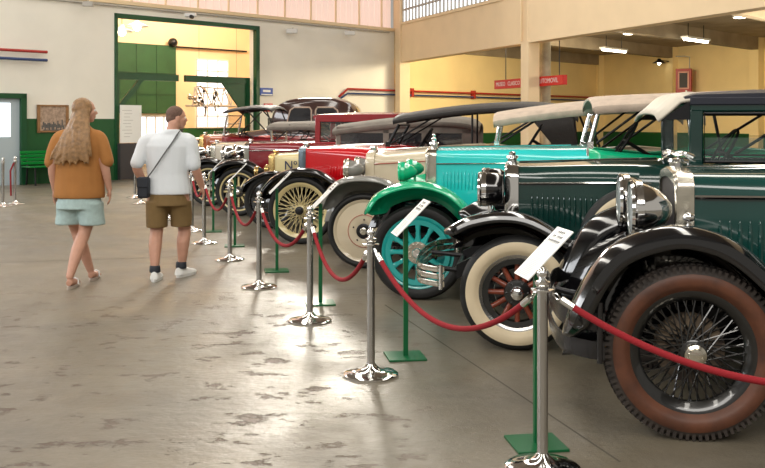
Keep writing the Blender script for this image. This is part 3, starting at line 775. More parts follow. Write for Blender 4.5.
    rp = [Vector((x, 0, z)) for x, z in ((-.72, .38), (-.55, .48), (-.42, .72), (-.25, .88), (0, .94), (.25, .88), (.42, .70), (.5, .5))]
    rp = [v+Vector((L, 0, 0)) for v in spline(rp, 4)]
    for ys in (-1, 1): fender(rp, ys)
    # inner aprons
    for s_ in (-1, 1):
        b = MB(); pts = [q for q in pth if q.x < .7]; y = s_*(ht-.165)
        y2 = s_*.36
        rows = [[Vector((q.x, y, q.z-.15)), Vector((max(q.x, -.2), lerp(y, y2, .5), min(q.z-.12, .85))), Vector((max(q.x, -.12), y2, .55))] for q in pts]
        b.loft(rows, caps=False, closed=False)
        b.build('fender_apron', M['black'] if fen is M['emerald'] else fen, car, solid=.008)
    # headlamps
    lx, ly, lz, lr, ll = p['lamp']; lm, rim_m = p['lamp_m'], p['lamp_rim']
    for s_ in (-1, 1):
        prof = [(lr*.97, 0), (lr, .02), (lr*.98, ll*.15), (lr*.86, ll*.45), (lr*.58, ll*.8), (lr*.22, ll*.98), (.005, ll)] if not p.get('drum_lamp') else [(lr*.95, 0), (lr, .02), (lr, ll*.7), (lr*.85, ll*.92), (.02, ll)]
        h = MB().lathe(prof, (lx, s_*ly, lz), 'x', 32).build('headlamp', lm, car)
        MB().ring([(lr+.004, .012), (lr+.008, 0), (lr, -.014), (lr*.9, -.012), (lr*.9, .006)], (lx, s_*ly, lz), 'x', 40).ring([(lr+.006, .014), (lr+.006, .045), (lr*.97, .045), (lr*.97, .014)], (lx, s_*ly, lz), 'x', 40).build('lamp_rim', rim_m, h)
        MB().lathe([(lr*.92, -.004), (lr*.7, -.012), (lr*.3, -.018), (.002, -.02)], (lx, s_*ly, lz), 'x', 32).build('lens', mat('lamp_glass', (.55,.6,.6), .08, spec=.9, metal=.3) if 'lamp_glass' not in MATS else MATS['lamp_glass'], h)
        MB().tube([(lx+ll*.4, s_*ly, lz-lr*.85), (lx+ll*.4, s_*ly, lz-lr-.08), (rx+.05, s_*.33, .6)], .014).build('lamp_bracket', rim_m if not p.get('dark_bar') else M['iron'], car)
    MB().tube([(lx+ll*.4, -ly, lz-lr-.05), (lx+ll*.4, ly, lz-lr-.05)], .014).build('lamp_bar', rim_m if not p.get('dark_bar') else M['iron'], car)
    if p.get('fender_lamp'):
        b = MB().lathe([(.014, 0), (.02, .01), (.01, .02), (.01, .05)], (-.01, -ht+.01, p['fender_lamp']-.01), n=12).sphere((-.01, -ht+.01, p['fender_lamp']+.045), .025, 14, 10, sc=(1.2, .9, .9))
        b.build('side_lamp', M['chrome'], car)
    # bumper
    bp = p.get('bumper')
    if bp:
        bx, z0, nb, bh, gap, bm = bp; b = MB()
        yy = [-.78, -.74, -.6, -.3, 0, .3, .6, .74, .78]; xx = [bx+.2, bx+.12, bx+.02, bx-.02, bx-.03, bx-.02, bx+.02, bx+.12, bx+.2]
        pl = spline([(xx[i], yy[i], 0) for i in range(9)], 4)
        for k in range(nb):
            z = z0+k*(bh+gap)
            rows = [[q+Vector((0, 0, z)), q+Vector((-.008, 0, z+bh*.5)), q+Vector((0, 0, z+bh)), q+Vector((.008, 0, z+bh)), q+Vector((.008, 0, z))] for q in pl]
            b.loft(rows)
        bo_ = b.build('bumper', bm, car)
        hh = nb*(bh+gap)
        for s_ in (-1, 1):
            b = MB(); b.tube([(bx+.015, s_*.36, z0+nb*(bh+gap)/2), (-.42, s_*.36, .47), (-.2, s_*.36, .52)], .018)
            b.build('bumper_iron', M['iron'], car)
        for s_ in (-1, 1):
            b = MB().tube([(bx+.185, s_*.775, z0-.015), (bx+.185, s_*.775, z0+hh)], .014, 10)
            b.build('bumper_bolt', M['chrome'] if bm is not M['bumper'] else bm, bo_)
    # windscreen
    zt = p['top_z']; tx = p.get('tx', wx+.04)
    if p['top'] != 'sedan':
        pm = p.get('post_m', M['chrome']); hw = bw-.1
        b = MB().tube([(wx, -hw, zc-.12), (wx, -hw, zc), (tx, -hw, zt-.06)], .02).tube([(wx, hw, zc-.12), (wx, hw, zc), (tx, hw, zt-.06)], .02)
        b.tube([(wx, -hw, zc+.04), (wx, hw, zc+.04)], .01).tube([(tx, -hw, zt-.07), (tx, hw, zt-.07)], .01).tube([(lerp(wx, tx, .5), -hw, lerp(zc, zt, .5)), (lerp(wx, tx, .5), hw, lerp(zc, zt, .5))], .008)
        b.box((wx+.012, -hw, zc+.03), (.05, .05, .07)); f_ = b.build('windscreen_frame', pm, car)
        MB().add([(wx, -hw, zc+.04), (wx, hw, zc+.04), (tx, hw, zt-.07), (tx, -hw, zt-.07)], [(0,1,2,3)]).build('windscreen_glass', M['glass'], f_, solid=.005, smooth=False)
    # top
    if p['top'] == 'tourer':
        tm = p['top_m']; tl = p['tl']; rise = p.get('rise', .1); W = bw+.03; rows = []
        prof_ = p.get('tprof') or [(tx-.05, 0), (tx+.03, .03), (tx+tl*.35, rise*.75), (tx+tl*.7, rise), (tx+tl*.93, rise*.75), (tx+tl, rise*.2)]
        dv = p.get('valance', .1)
        for i, v in enumerate(spline([(x, 0, z) for x, z in prof_], 4)):
            x, z = v.x, v.z+zt
            row = [Vector((x, -W-.005, z-dv*(1 if i > 1 else .45))), Vector((x, -W, z-dv*.4)), Vector((x, -W+.03, z-.01))]
            for k in range(1, 8): yy = lerp(-W+.03, W-.03, k/8); row.append(Vector((x, yy, z+.05*math.sin(PI*k/8))))
            row += [Vector((x, W-.03, z-.01)), Vector((x, W, z-dv*.4)), Vector((x, W+.005, z-dv*(1 if i > 1 else .45)))]
            rows.append(row)
        top = MB().loft(rows, caps=False, closed=False).build('folding_top', tm, car, solid=.018)
        # bows
        for s_ in (-1, 1):
            b = MB(); b.tube([(wx+1.05, s_*(W-.03), zbelt), (tx+tl*.42, s_*(W-.03), zt+rise*.7)], .013).tube([(wx+1.15, s_*(W-.03), zbelt), (tx+tl*.85, s_*(W-.03), zt+rise*.75)], .013)
            MB().tube([(wx+.06, s_*(W-.1), zc+.05), (tx+.42, s_*(W-.05), zt+.02)], .011).build('windscreen_stay', M['iron'], car)
            b.build('top_irons', M['iron'], car)
        if p.get('rear_q'):
            # closed rear quarter of the top, hangs down to the belt
            r0 = p['rear_q']; b = MB()
            for s_ in (-1, 1): MB().add([(tx+tl*r0, s_*W, zt+rise*.8-.05), (tx+tl*.97, s_*W, zt+rise*.5-.05), (tx+tl*1.0, s_*(W-.02), zbelt-.02), (tx+tl*(r0+.18), s_*(W-.02), zbelt-.02)], [(0,1,2,3)]).build('quarter_curtain', tm, top, solid=.012, smooth=False)
            b.add([(tx+tl*.98, -W, zt+rise*.4), (tx+tl*.98, W, zt+rise*.4), (tx+tl, W-.02, zbelt), (tx+tl, -W+.02, zbelt)], [(0,1,2,3)])
            b.build('rear_curtain', tm, top, solid=.012, smooth=False)
        if p.get('side_curtain'):
            z0, z1 = zbelt-.02, zt+.0
            for s_ in (-1, 1):
                ins = MB(); y = s_*(W-.015)
                # frame strips with openings
                for (xa, xb) in ((tx, tx+.05), (tx+tl*.33, tx+tl*.37), (tx+tl*.60, tx+tl*.64), (tx+tl*.88, tx+tl)): ins.box(((xa+xb)/2, y, (z0+z1)/2), (xb-xa, .012, z1-z0))
                ins.box((tx+tl/2, y, z0+.02), (tl, .012, .05)); ins.box((tx+tl/2, y, z1-.0), (tl, .012, .09))
                ins.build('side_curtain', tm, top, smooth=False)
                g = MB().box((tx+tl*.46, s_*(W-.02), (z0+z1)/2), (tl*.86, .006, z1-z0-.04))
                g.build('side_window', M['darkglass'], top, smooth=False)
    elif p['top'] == 'sedan':
        rm_ = p['roof_m']; um = p.get('upper_m', body); tl = p['tl']; W = bw-.02; zr = zt
        # pillars
        xs_ = [wx+.0, wx+.80, wx+.95, wx+1.75, wx+tl-.1]
        b = MB()
        for s_ in (-1, 1):
            for x, wd in ((wx+.04, .09), (wx+.88, .12), (wx+1.78, .12), (wx+tl-.12, .3)):
                b.box((x, s_*(W-.02), (zbelt+zr)/2-.02), (wd, .05, zr-zbelt))
            b.box((wx+tl/2, s_*(W-.02), zr-.06), (tl, .055, .08)); b.box((wx+tl/2, s_*(W-.015), zbelt+.015), (tl, .065, .06))
        b.box((wx+.03, 0, zr-.06), (.08, 2*W-.06, .08)); b.box((wx+.02, 0, zbelt+.02), (.06, 2*W-.06, .08)); b.box((wx+tl-.03, 0, (zbelt+zr)/2-.03), (.06, 2*W-.06, zr-zbelt))
        up = b.build('cabin_frame', um, car, bevel=.012)
        for s_ in (-1, 1):
            for x0, x1 in ((wx+.09, wx+.82), (wx+.94, wx+1.72)):
                b = MB(); b.tube([(x0, s_*(W+.002), zbelt+.06), (x0, s_*(W+.002), zr-.11), (x1, s_*(W+.002), zr-.11), (x1, s_*(W+.002), zbelt+.06)], .01, 6, closed=True)
                b.build('window_frame', p.get('wf_m', M['iron']), up)
        b = MB(); b.add([(wx+.02, -W+.04, zbelt+.05), (wx+.02, W-.04, zbelt+.05), (wx+.02, W-.04, zr-.1), (wx+.02, -W+.04, zr-.1)], [(0,1,2,3)])
        b.build('windscreen_glass', M['glass'], up, solid=.005, smooth=False)
        for s_ in (-1, 1):
            for x0, x1 in ((wx+.09, wx+.82), (wx+.94, wx+1.72)): MB().box(((x0+x1)/2, s_*(W-.01), lerp(zbelt, zr, p.get('gl', .5)/2)+.03), (x1-x0, .006, (zr-zbelt-.14)*p.get('gl', .5))).build('side_glass', M['glass'], up, smooth=False)
        # roof
        rows = []
        for (x, z, ww) in ((wx-.03, 0, W-.01), (wx+.04, .035, W+.01), (wx+.5, .06, W+.015), (wx+1.3, .065, W+.015), (wx+tl-.2, .05, W+.01), (wx+tl, -.02, W-.03), (wx+tl+.03, -.1, W-.06)):
            row = [Vector((x, -ww, zr-.05+z*.2))]
            for k in range(9):
                yy = lerp(-ww, ww, k/8); row.append(Vector((x, yy, zr+z*(.35+.65*math.sin(PI*k/8)**.6))))
            row.append(Vector((x, ww, zr-.05+z*.2))); rows.append(row)
        rf = MB().loft(rows, caps=True, closed=True).build('roof', rm_, car)
        if p.get('roof_edge'):
            for s_ in (-1, 1): MB().box((wx+tl/2, s_*(W+.012), zr-.03), (tl, .02, .05)).build('roof_rail', p['roof_edge'], rf, bevel=.006)
        if p.get('visor'):
            b = MB(); vl = p['visor']; rows = []
            for (x, z) in ((wx+.06, zr+.012), (wx-.06, zr-.005), (wx-vl*.6, zr-.06), (wx-vl, zr-.13)):
                rows.append([Vector((x, lerp(-W-.01, W+.01, k/8), z+.025*math.sin(PI*k/8)-(.0 if 0 < k < 8 else .03))) for k in range(9)])
            b.loft(rows, caps=False, closed=False); b.build('sun_visor', p['visor_m'], car, solid=.02)
            for s_ in (-1, 1): MB().add([(wx, s_*(W-.0), zr-.03), (wx-vl*.9, s_*(W-.0), zr-.15), (wx-vl*.6, s_*W, zr-.15), (wx, s_*W, zr-.15)], [(0,1,2,3)]).build('visor_bracket', M['iron'], car, solid=.012, smooth=False)
    # spare wheel in the fender
    if p.get('spare'):
        sx, sz = p['spare']
        q = copyo(w0, car); q.name = 'spare_wheel'; q.location = (sx, -ht+.09, sz); q.rotation_euler = (0, .4, 0)
    return car

CARS = {}
CARS[1] = make_car(dict(name='vintage_car', label='nearest dark green vintage car with brown sidewall tyre, black wire wheel and twin chrome headlamps', at=(1.47, 4.52),
    R=.414, rim_r=.285, wall_r=.372, tyre_w=.15, wheel='wire', tread=True, tyre_m=M['rubberbrown'], wall_m=M['brownwall'], rim_m=M['blackrim'], spoke_m=M['blackrim'], spoke_r=.0042, hub_m=M['nickel'], drum=mat('dusty_drum', (.20,.15,.10), .6, noise=.6, nscale=12, col2=(.05,.035,.03)), spokes=72,
    body_m=M['dkgreen'], fender_m=M['black'], rad_m=M['nickel'], rx=-.02, rz=1.235, rw=.29, rr=.09, wx=1.32, zc=1.25, bw=.66, mascot='dog',
    strip=.011, strip_m=M['chrome'], louvres=(.20, 1.0, .72, 1.0, .047), fender=[(-.60, .48), (-.56, .62), (-.45, .82), (-.32, .935), (-.1, 1.005), (.08, .985), (.22, .92), (.36, .80), (.55, .60)], lip=.095, fw=.13,
    lamp=(-.235, .30, 1.05, .145, .20), lamp_m=M['chrome'], lamp_rim=M['chrome'], fender_lamp=1.0,
    bumper=(-.62, .38, 2, .085, .05, M['bumper']), top='sedan', roof_m=M['navy'], top_z=1.80, tl=2.0, cowl_m=M['dkgreen']))
CARS[2] = make_car(dict(name='vintage_car', label='dark bottle green vintage sedan with cream whitewall tyre, red wooden spokes and black fenders', at=(.888, 6.26),
    R=.378, rim_r=.245, wall_r=.338, tyre_w=.13, wheel='wood', wall_m=M['whitewall'], rim_m=M['steel'], spoke_m=M['wood'], hub_m=M['chrome'],
    body_m=M['green2'], fender_m=M['black'], rad_m=M['chrome'], rx=-.09, rz=1.19, rw=.27, rr=.1, wx=1.10, zc=1.215, bw=.66, mascot='moto',
    strip=.008, louvres=(.10, .95, .78, 1.0, .036), fender=[(-.48, .78), (-.40, .83), (-.3, .875), (-.115, .908), (.08, .885), (.28, .78), (.5, .62)], lip=.06,
    lamp=(-.26, .30, 1.03, .115, .17), lamp_m=M['black'], lamp_rim=M['chrome'], drum_lamp=True,
    bumper=(-.68, .42, 3, .036, .012, M['nickel']), top='sedan', roof_m=M['navy'], roof_edge=M['navy'], top_z=1.665, tl=2.1, visor=.20, visor_m=M['cream_roof'], spare=(.78, .70), gl=.45))
CARS[3] = make_car(dict(name='vintage_car', label='turquoise vintage tourer with emerald green fenders and turquoise spoked wheel', at=(.303, 8.04),
    R=.40, rim_r=.30, tyre_w=.125, wheel='cast', rim_m=M['tealwheel'], spoke_m=M['tealwheel'], hub_m=M['chrome'],
    body_m=M['teal'], fender_m=M['emerald'], rad_m=M['nickel'], rx=.02, rz=1.25, rw=.27, rr=.06, wx=1.42, zc=1.27, bw=.64, mascot='figure', cowl_m=M['teal'], tub_m=M['emerald'],
    strip=.006, louvres=(.18, .85, .90, 1.07, .032), fender=[(-.46, .72), (-.42, .81), (-.34, .9), (-.155, .976), (.057, .993), (.27, .925), (.45, .77), (.6, .6)], lip=.05, fw=.11,
    lamp=(-.20, .30, 1.06, .082, .15), lamp_m=M['emerald'], lamp_rim=M['emerald'], top='tourer', top_m=M['canvas'], top_z=1.64, tx=1.50, tl=2.1, rise=.08))
CARS[4] = make_car(dict(name='vintage_car', label='cream vintage tourer with grey fenders and cream disc wheel with a red pinstripe', at=(-.183, 9.76),
    R=.385, rim_r=.315, tyre_w=.11, wheel='disc', rim_m=M['cream'], spoke_m=M['cream'], hub_m=M['chrome'],
    body_m=M['cream'], fender_m=M['grey'], rad_m=M['cream'], rx=-.06, rz=1.17, rw=.27, rr=.12, wx=1.33, zc=1.24, bw=.62, nose=True, core_m=M['core'],
    strip=.005, strip_m=M['pipered'], fender=[(-.46, .60), (-.42, .74), (-.335, .854), (-.2, .926), (0, .946), (.2, .92), (.36, .84), (.55, .65)], lip=.05, fw=.11,
    lamp=(-.26, .32, 1.0, .10, .2), lamp_m=M['grey'], lamp_rim=M['nickel'], top='tourer', top_m=M['canvas'], top_z=1.53, tx=1.37, tl=2.0, rise=.16))
CARS[5] = make_car(dict(name='vintage_car', label='bright red vintage tourer with black fenders, black top and cream wire wheel', at=(-1.004, 11.7),
    R=.415, rim_r=.335, tyre_w=.11, wheel='wire', rim_m=M['yellow'], spoke_m=M['yellow'], spoke_r=.0045, spokes=56, hub_m=M['iron'], 
    body_m=M['red'], fender_m=M['black'], rad_m=mat('blue_grey_plate', (.16,.20,.23), .25, .8), rx=-.13, rz=1.17, rw=.26, rr=.05, wx=1.05, zc=1.19, bw=.62,
    fender=[(-.52, .55), (-.48, .68), (-.33, .835), (-.15, .91), (0, .934), (.2, .915), (.36, .84), (.54, .70)], lip=.05, fw=.11,
    louvres=(.3, .8, .8, .95, .04), lamp=(-.26, .34, .82, .07, .12), lamp_m=M['black'], lamp_rim=M['black'], top='tourer', top_m=M['canvasblack'], top_z=1.53, tx=1.20, tl=2.15, rise=.17, valance=.07, post_m=M['iron'], rear_q=.72))
CARS[6] = make_car(dict(name='vintage_car', label='small pale yellow vintage car with brass radiator, blue lettering and grey top', at=(-1.577, 13.4),
    R=.385, rim_r=.30, tyre_w=.10, wheel='disc', rim_m=M['black'], spoke_m=M['black'], hub_m=M['chrome'],
    body_m=M['yellow'], fender_m=M['black'], rad_m=M['brass'], cap_m=M['brass'], rx=-.15, rz=1.02, rw=.23, rr=.04, wx=.90, zc=1.06, bw=.56, zb=1.1,
    fender=[(-.42, .50), (-.38, .62), (-.25, .72), (-.05, .80), (.15, .80), (.33, .72), (.55, .58)], lip=.04, fw=.1,
    lamp=(-.32, .28, .78, .07, .12), lamp_m=M['iron'], lamp_rim=M['brass'], top='tourer', top_m=M['canvasgrey'], top_z=1.39, tx=.93, tl=2.0, rise=.15, side_curtain=True))
mat('navy_letter', (.01,.015,.06), .4)
t = text_obj('lettering', 'N\u00ba', .19, MATS['navy_letter'], CARS[6], Matrix.Translation((.21, -.335, .865)) @ Matrix.Rotation(math.radians(-15), 4, 'Z') @ FR, .004)
CARS[7] = make_car(dict(name='vintage_car', label='maroon vintage sedan with red roof behind the pale yellow car', at=(-2.3, 15.2),
    R=.385, rim_r=.30, wall_r=None, tyre_w=.12, wheel='wood', rim_m=M['yellow'], spoke_m=M['yellow'], hub_m=M['chrome'],
    body_m=M['maroon'], fender_m=M['black'], rad_m=M['chrome'], rx=-.04, rz=1.15, rw=.27, rr=.08, wx=1.24, zc=1.17, bw=.64,
    strip=.008, strip_m=M['chrome'], fender=[(-.48, .60), (-.4, .75), (-.25, .86), (0, .90), (.2, .87), (.4, .74), (.55, .6)],
    lamp=(-.36, .30, .98, .13, .22), lamp_m=M['chrome'], lamp_rim=M['chrome'], fender_lamp=.9, bumper=(-.62, .42, 2, .05, .03, M['chrome']), top='sedan', roof_m=M['roofred'], upper_m=M['roofred'], top_z=1.60, tl=1.95, gl=.9, seat_m=M['leather']))
MB().box((.62, -.37, .93), (.2, .02, .16), Matrix.Rotation(-.12, 3, 'Z')).build('bonnet_vent', M['chrome'], CARS[7], bevel=.006)
CARS[8] = make_car(dict(name='vintage_car', label='ivory bonneted vintage tourer just beyond the maroon sedan, with a short grey top', at=(-3.1, 17.0),
    R=.38, rim_r=.29, tyre_w=.11, wheel='wood', rim_m=M['yellow'], spoke_m=M['yellow'], hub_m=M['chrome'],
    body_m=M['white'], fender_m=M['black'], rad_m=M['nickel'], rx=-.12, rz=1.10, rw=.26, rr=.07, wx=1.12, zc=1.12, bw=.62,
    fender=[(-.48, .60), (-.4, .72), (-.25, .82), (0, .86), (.2, .82), (.4, .70), (.55, .56)], tub_m=M['maroon'],
    lamp=(-.34, .28, .95, .10, .16), lamp_m=M['chrome'], lamp_rim=M['chrome'], bumper=(-.62, .42, 2, .05, .03, M['chrome']), top='tourer', top_m=M['canvasgrey'], top_z=1.42, tx=1.1, tl=.85, rise=.04, seat_m=M['leatherred']))
CARS[9] = make_car(dict(name='vintage_car', label='orange brown bonneted vintage car with black canopy, mostly behind the ivory bonnet', at=(-3.75, 19.2),
    R=.38, rim_r=.29, tyre_w=.11, wheel='wood', rim_m=M['black'], spoke_m=M['black'], hub_m=M['chrome'],
    body_m=M['orange'], fender_m=M['black'], rad_m=M['brass'], rx=-.1, rz=1.22, rw=.26, rr=.07, wx=.5, zc=1.22, bw=.60,
    fender=[(-.48, .60), (-.4, .72), (-.25, .82), (0, .86), (.2, .82), (.4, .70), (.55, .56)],
    lamp=(-.34, .28, .95, .10, .16), lamp_m=M['brass'], lamp_rim=M['brass'], top='tourer', top_m=M['canvasblack'], top_z=1.70, tx=.58, tl=.98, rise=.1, valance=.05, seat_m=M['leatherred'], rhd=True, post_m=M['steel'], tub_m=M['maroon']))
CARS[10] = make_car(dict(name='vintage_car', label='black vintage car farthest down the row, nearest the doorway behind the man', at=(-4.7, 21.2),
    R=.38, rim_r=.29, tyre_w=.11, wheel='wood', rim_m=M['black'], spoke_m=M['black'], hub_m=M['chrome'],
    body_m=M['black'], fender_m=M['black'], rad_m=M['nickel'], rx=-.1, rz=1.1, rw=.26, rr=.07, wx=.9, zc=1.12, bw=.60,
    fender=[(-.48, .60), (-.4, .72), (-.25, .82), (0, .86), (.2, .82), (.4, .70), (.55, .56)],
    lamp=(-.34, .28, .95, .12, .16), lamp_m=M['chrome'], lamp_rim=M['chrome'], top='none', top_z=1.35, seat_m=M['leatherred']))
# rounded brown sedan against the wall
def dome_car():
    c = P(319, 122, 24.8); e = empty('rounded_sedan', (c.x, c.y, 0), -.1)
    tag(e, 'dark brown rounded closed sedan parked by the white wall behind the red cars', 'car')
    hw = .8; zb = 1.30; zt = 2.12; xs = [-1.12, -1.0, -.82, -.5, 0, .5, .82, 1.0, 1.12]
    rows = []
    for i in range(25):
        a = PI*i/24; ca, sa = math.cos(a), math.sin(a); x = -1.13*abs(ca)**.6*(1 if ca > 0 else -1)
        z = 1.25+(zt-1.25)*sa**.62; rows.append((x, z))
    def ringr(k, g):
        out = []
        for (x, z) in rows: out.append(Vector((x*(1-g), 0, 1.25+(z-1.25)*(1-g))))
        return out
    b = MB()
    for (y, g) in ((-hw, .10), (-hw+.05, .04), (-hw+.16, .0), (hw-.16, 0), (hw-.05, .04), (hw, .10)): pass
    b.loft([[v+Vector((0, y, 0)) for v in ringr(0, g)] for (y, g) in ((-hw, .10), (-hw+.05, .03), (-hw+.16, .0), (0, -.02), (hw-.16, 0), (hw-.05, .03), (hw, .10))])
    b.build('roof', M['brown'], e)
    for x0, x1 in ((-.72, -.06), (.05, .72)):
        for s_ in (-1, 1):
            g = MB(); f = MB(); y = s_*(hw+.002); out = x0 < 0
            pts = [(x0, 1.36), (x0+(.12 if out else 0), 1.80), (x0+(.22 if out else .05), 1.87), (x1-(.05 if out else .22), 1.87), (x1-(0 if out else .12), 1.80), (x1, 1.36)]
            g.add([(x, y, z) for x, z in pts], [tuple(range(6))]); f.tube([(x, y, z) for x, z in pts], .022, 6, closed=True)
            g.build('side_window', M['darkglass'], e, smooth=False, solid=.004); f.build('window_frame', MATS.get('tan_frame') or mat('tan_frame', (.55,.42,.34), .35), e)
    b = MB(); b.loft([round_section(x, w_, z, .45, .18) for x, w_, z in ((-2.2, .35, 1.15), (-2.1, .5, 1.22), (-1.3, .72, 1.33), (-1.1, .8, 1.36), (1.1, .8, 1.36), (1.5, .72, 1.2), (2.0, .6, .8))]); b.build('body', M['brown'], e)
    wp = dict(R=.36, rim_r=.26, tyre_w=.13, wheel='disc', rim_m=M['black'], spoke_m=M['black'], hub_m=M['chrome'])
    w0 = make_wheel(wp, e, (-1.45, -.78, .36))
    for x, y in ((1.3, -.78), (-1.45, .78), (1.3, .78)): q = copyo(w0, e); q.location = (x, y, .36)
    for x in (-1.45, 1.3):
        for s_ in (-1, 1):
            rows = [[Vector((x+math.cos(a)*.45, s_*y, .36+math.sin(a)*.45*(.9 if y > .9 else 1))) for a in [PI*k/12 for k in range(13)]] for y in (.66, .88, .93)]
            MB().loft(rows, caps=False, closed=False).build('fender', M['brown'], e, solid=.012)
    MB().box((-1.25, 0, 1.48), (.02, .9, .25)).build('windscreen', M['darkglass'], e)
dome_car()

# ------------------------------------------------------------------ stanchions, ropes, label stands
def make_stanchion(label):
    e = empty('rope_stanchion', (0,0,0)); tag(e, label, 'stanchion', 'chrome rope stanchions')
    MB().lathe([(.16, 0), (.163, .01), (.15, .018), (.10, .025), (.06, .034), (.036, .055), (.026, .07)], n=40).build('base', M['chrome'], e)
    MB().lathe([(.0235, .03), (.0235, .80)], n=20).build('post', M['steel'], e)
    b = MB().lathe([(.027, .79), (.034, .80), (.034, .81), (.02, .815), (.013, .825)], n=20).sphere((0, 0, .845), .026, 16, 12)
    b.build('finial', M['chrome'], e)
    MB().ring([(.034, .77), (.05, .772), (.05, .778), (.034, .78)], axis='z', n=24).build('rope_collar', M['chrome'], e)
    return e
def G(px, py): d = 1425/(py-HY); return Vector(((px-CX)*d/F, d, 0))
ST = [Vector((2.3, 3.1, 0)), G(541.5, 463), G(371, 375), G(310, 321), G(259, 287.3), G(229.7, 260), G(204, 243.3), G(192, 231), G(168, 219.5), G(141, 203.5), G(135, 198)]
ST[1] = Vector((.692, 4.11, 0))
labs = ['chrome stanchion just beyond the right foreground, holding the end of the nearest red rope',
 'nearest chrome stanchion, standing in front of the whitewall tyre at lower right',
 'chrome stanchion before the turquoise wheel, second nearest', 'chrome stanchion before the cream disc wheel, third nearest',
 'chrome stanchion left of the cream wire wheel, fourth nearest', 'chrome stanchion right of the walking man, fifth nearest',
 'chrome stanchion close beside the walking man\'s right hand', 'chrome stanchion half hidden behind the walking man\'s right arm',
 'chrome stanchion seen between the walking man\'s legs', 'chrome stanchion behind the walking man\'s bag, nearer of two', 'farthest chrome stanchion of the row, by the doorway']
s0 = make_stanchion(labs[1])
sts = []
for i, p_ in enumerate(ST):
    o = s0 if i == 1 else copyo(s0); o.location = p_; o['label'] = labs[i]; sts.append(o)
for px, py, l in ((3, 206.5, 'chrome stanchion at the far left edge, the left of two'), (15, 204.2, 'chrome stanchion at far left near the bench, the right of two')):
    o = copyo(s0); o.location = G(px, py); o['label'] = l
def rope(a, b, sag, label, za=.78):
    A = Vector((a.x, a.y, za)); B = Vector((b.x, b.y, za)); d = (B-A); L_ = d.length; dn = d.normalized()
    e = empty('barrier_rope', A)
    def pos(t): return d*t+Vector((0, 0, -sag*4*t*(1-t)))
    t0 = min(.16, .125/L_)
    n_ = 26; MB().tube([pos(lerp(t0, 1-t0, k/n_)) for k in range(n_+1)], .0145, 10).build('rope', M['rope'], e)
    for (u, v, w_) in ((.045/L_, t0*.7, t0*1.15), (1-.045/L_, 1-t0*.7, 1-t0*1.15)):
        b_ = MB(); b_.tube([pos(v), pos(w_)], .0165, 12)
        pu = pos(u); pv = pos(v); b_.tube([pu, (pu+pv)/2+Vector((0, 0, .012)), pv], .0035, 8).tube([pu, (pu+pv)/2-Vector((0, 0, .012)), pv], .0035, 8)
        b_.build('end_hook', M['chrome'], e)
    tag(e, label, 'rope', 'red barrier ropes')
rope(ST[1], ST[0], .283, 'red rope running right from the nearest stanchion across the brown tyre', .79)
rope(ST[2], ST[1], .33, 'red rope between the two nearest stanchions, crossing the whitewall tyre', .79)
rope(ST[3], ST[2], .33, 'red rope crossing below the cream disc wheel')
rope(ST[4], ST[3], .30, 'red rope hanging in front of the cream wire wheel')
rope(ST[5], ST[4], .30, 'red rope next left of the cream wire wheel')
rope(ST[6], ST[5], .30, 'red rope just right of the walking man\'s hand')
rope(ST[7], ST[6], .25, 'red rope partly behind the walking man\'s right hand')
rope(ST[8], ST[7], .25, 'red rope behind the walking man\'s shorts')
e = empty('barrier_rope', G(15, 204.2)+Vector((0, 0, .76)))
MB().tube([(0, -.05, 0), (-.06, -.06, -.15), (-.05, -.06, -.6)], .016, 8).build('rope', M['rope'], e); tag(e, 'short red rope hanging loose from a stanchion at far left', 'rope')

def make_stand():
    e = empty('label_stand', (0,0,0))
    MB().box((0, 0, .006), (.24, .24, .012)).build('base_plate', M['postgreen'], e, bevel=.002)
    MB().box((.004, 0, .42), (.03, .03, .82)).build('post', M['postgreen'], e, bevel=.003)
    rot = Matrix.Rotation(-PI/4, 4, 'Y') @ Matrix.Rotation(0, 4, 'Z')
    card = MB().box((0, 0, 0), (.305, .21, .006)).xf(Matrix.Translation((.036, 0, .89)) @ rot)
    cd = card.build('card', M['paper'], e, smooth=False)
    base = Matrix.Translation((.036, 0, .89)) @ rot
    # rows of print: heading at the upper end
    hb = MB(); 
    rnd = random.Random(3)
    for (u, n_, w_) in ((.130, 4, .024), (.103, 7, .018), (.076, 8, .019)):
        tot = n_*w_; 
        for k in range(n_):
            x = -tot/2+(k+.5)*w_
            if n_ == 7 and k == 4: continue
            hb.box((u, x, .0035), (.010, w_*.6, .001))
            hb.box((u-.004, x+w_*.2, .0035), (.020, w_*.2, .001))
    hb.xf(base).build('heading', M['ink'], cd, smooth=False)
    sb = MB(); u = .05
    while u > -.14:
        if not (-.035 < u < -.022): 
            sb.box((u, rnd.uniform(-.008, .008), .0035), (.0035, .15-rnd.uniform(0, .05), .001))
        u -= .0085
    sb.xf(base).build('small_print', M['inkl'], cd, smooth=False)
    return e
g0 = make_stand()
gl = [(536, 444.5, 'nearest green label stand with tilted white card in front of the whitewall tyre'),
      (405, 357, 'green label stand with white card in front of the turquoise wheel'),
      (320, 303.5, 'green label stand with white card between the wire wheel and the cream disc wheel'),
      (276.5, 271, 'green label stand with thin white card before the cream wire wheel'),
      (234.6, 246, 'green label stand with thin white card, fifth nearest, left of the small yellow car\'s wheel'),
      (213, 231.5, 'green label stand nearest the walking man\'s right hand')]
for i, (px, py, l) in enumerate(gl):
    o = g0 if i == 0 else copyo(g0); o.location = G(px, py); o.rotation_euler = (0, 0, math.radians(9)); tag(o, l, 'label stand', 'green label stands')

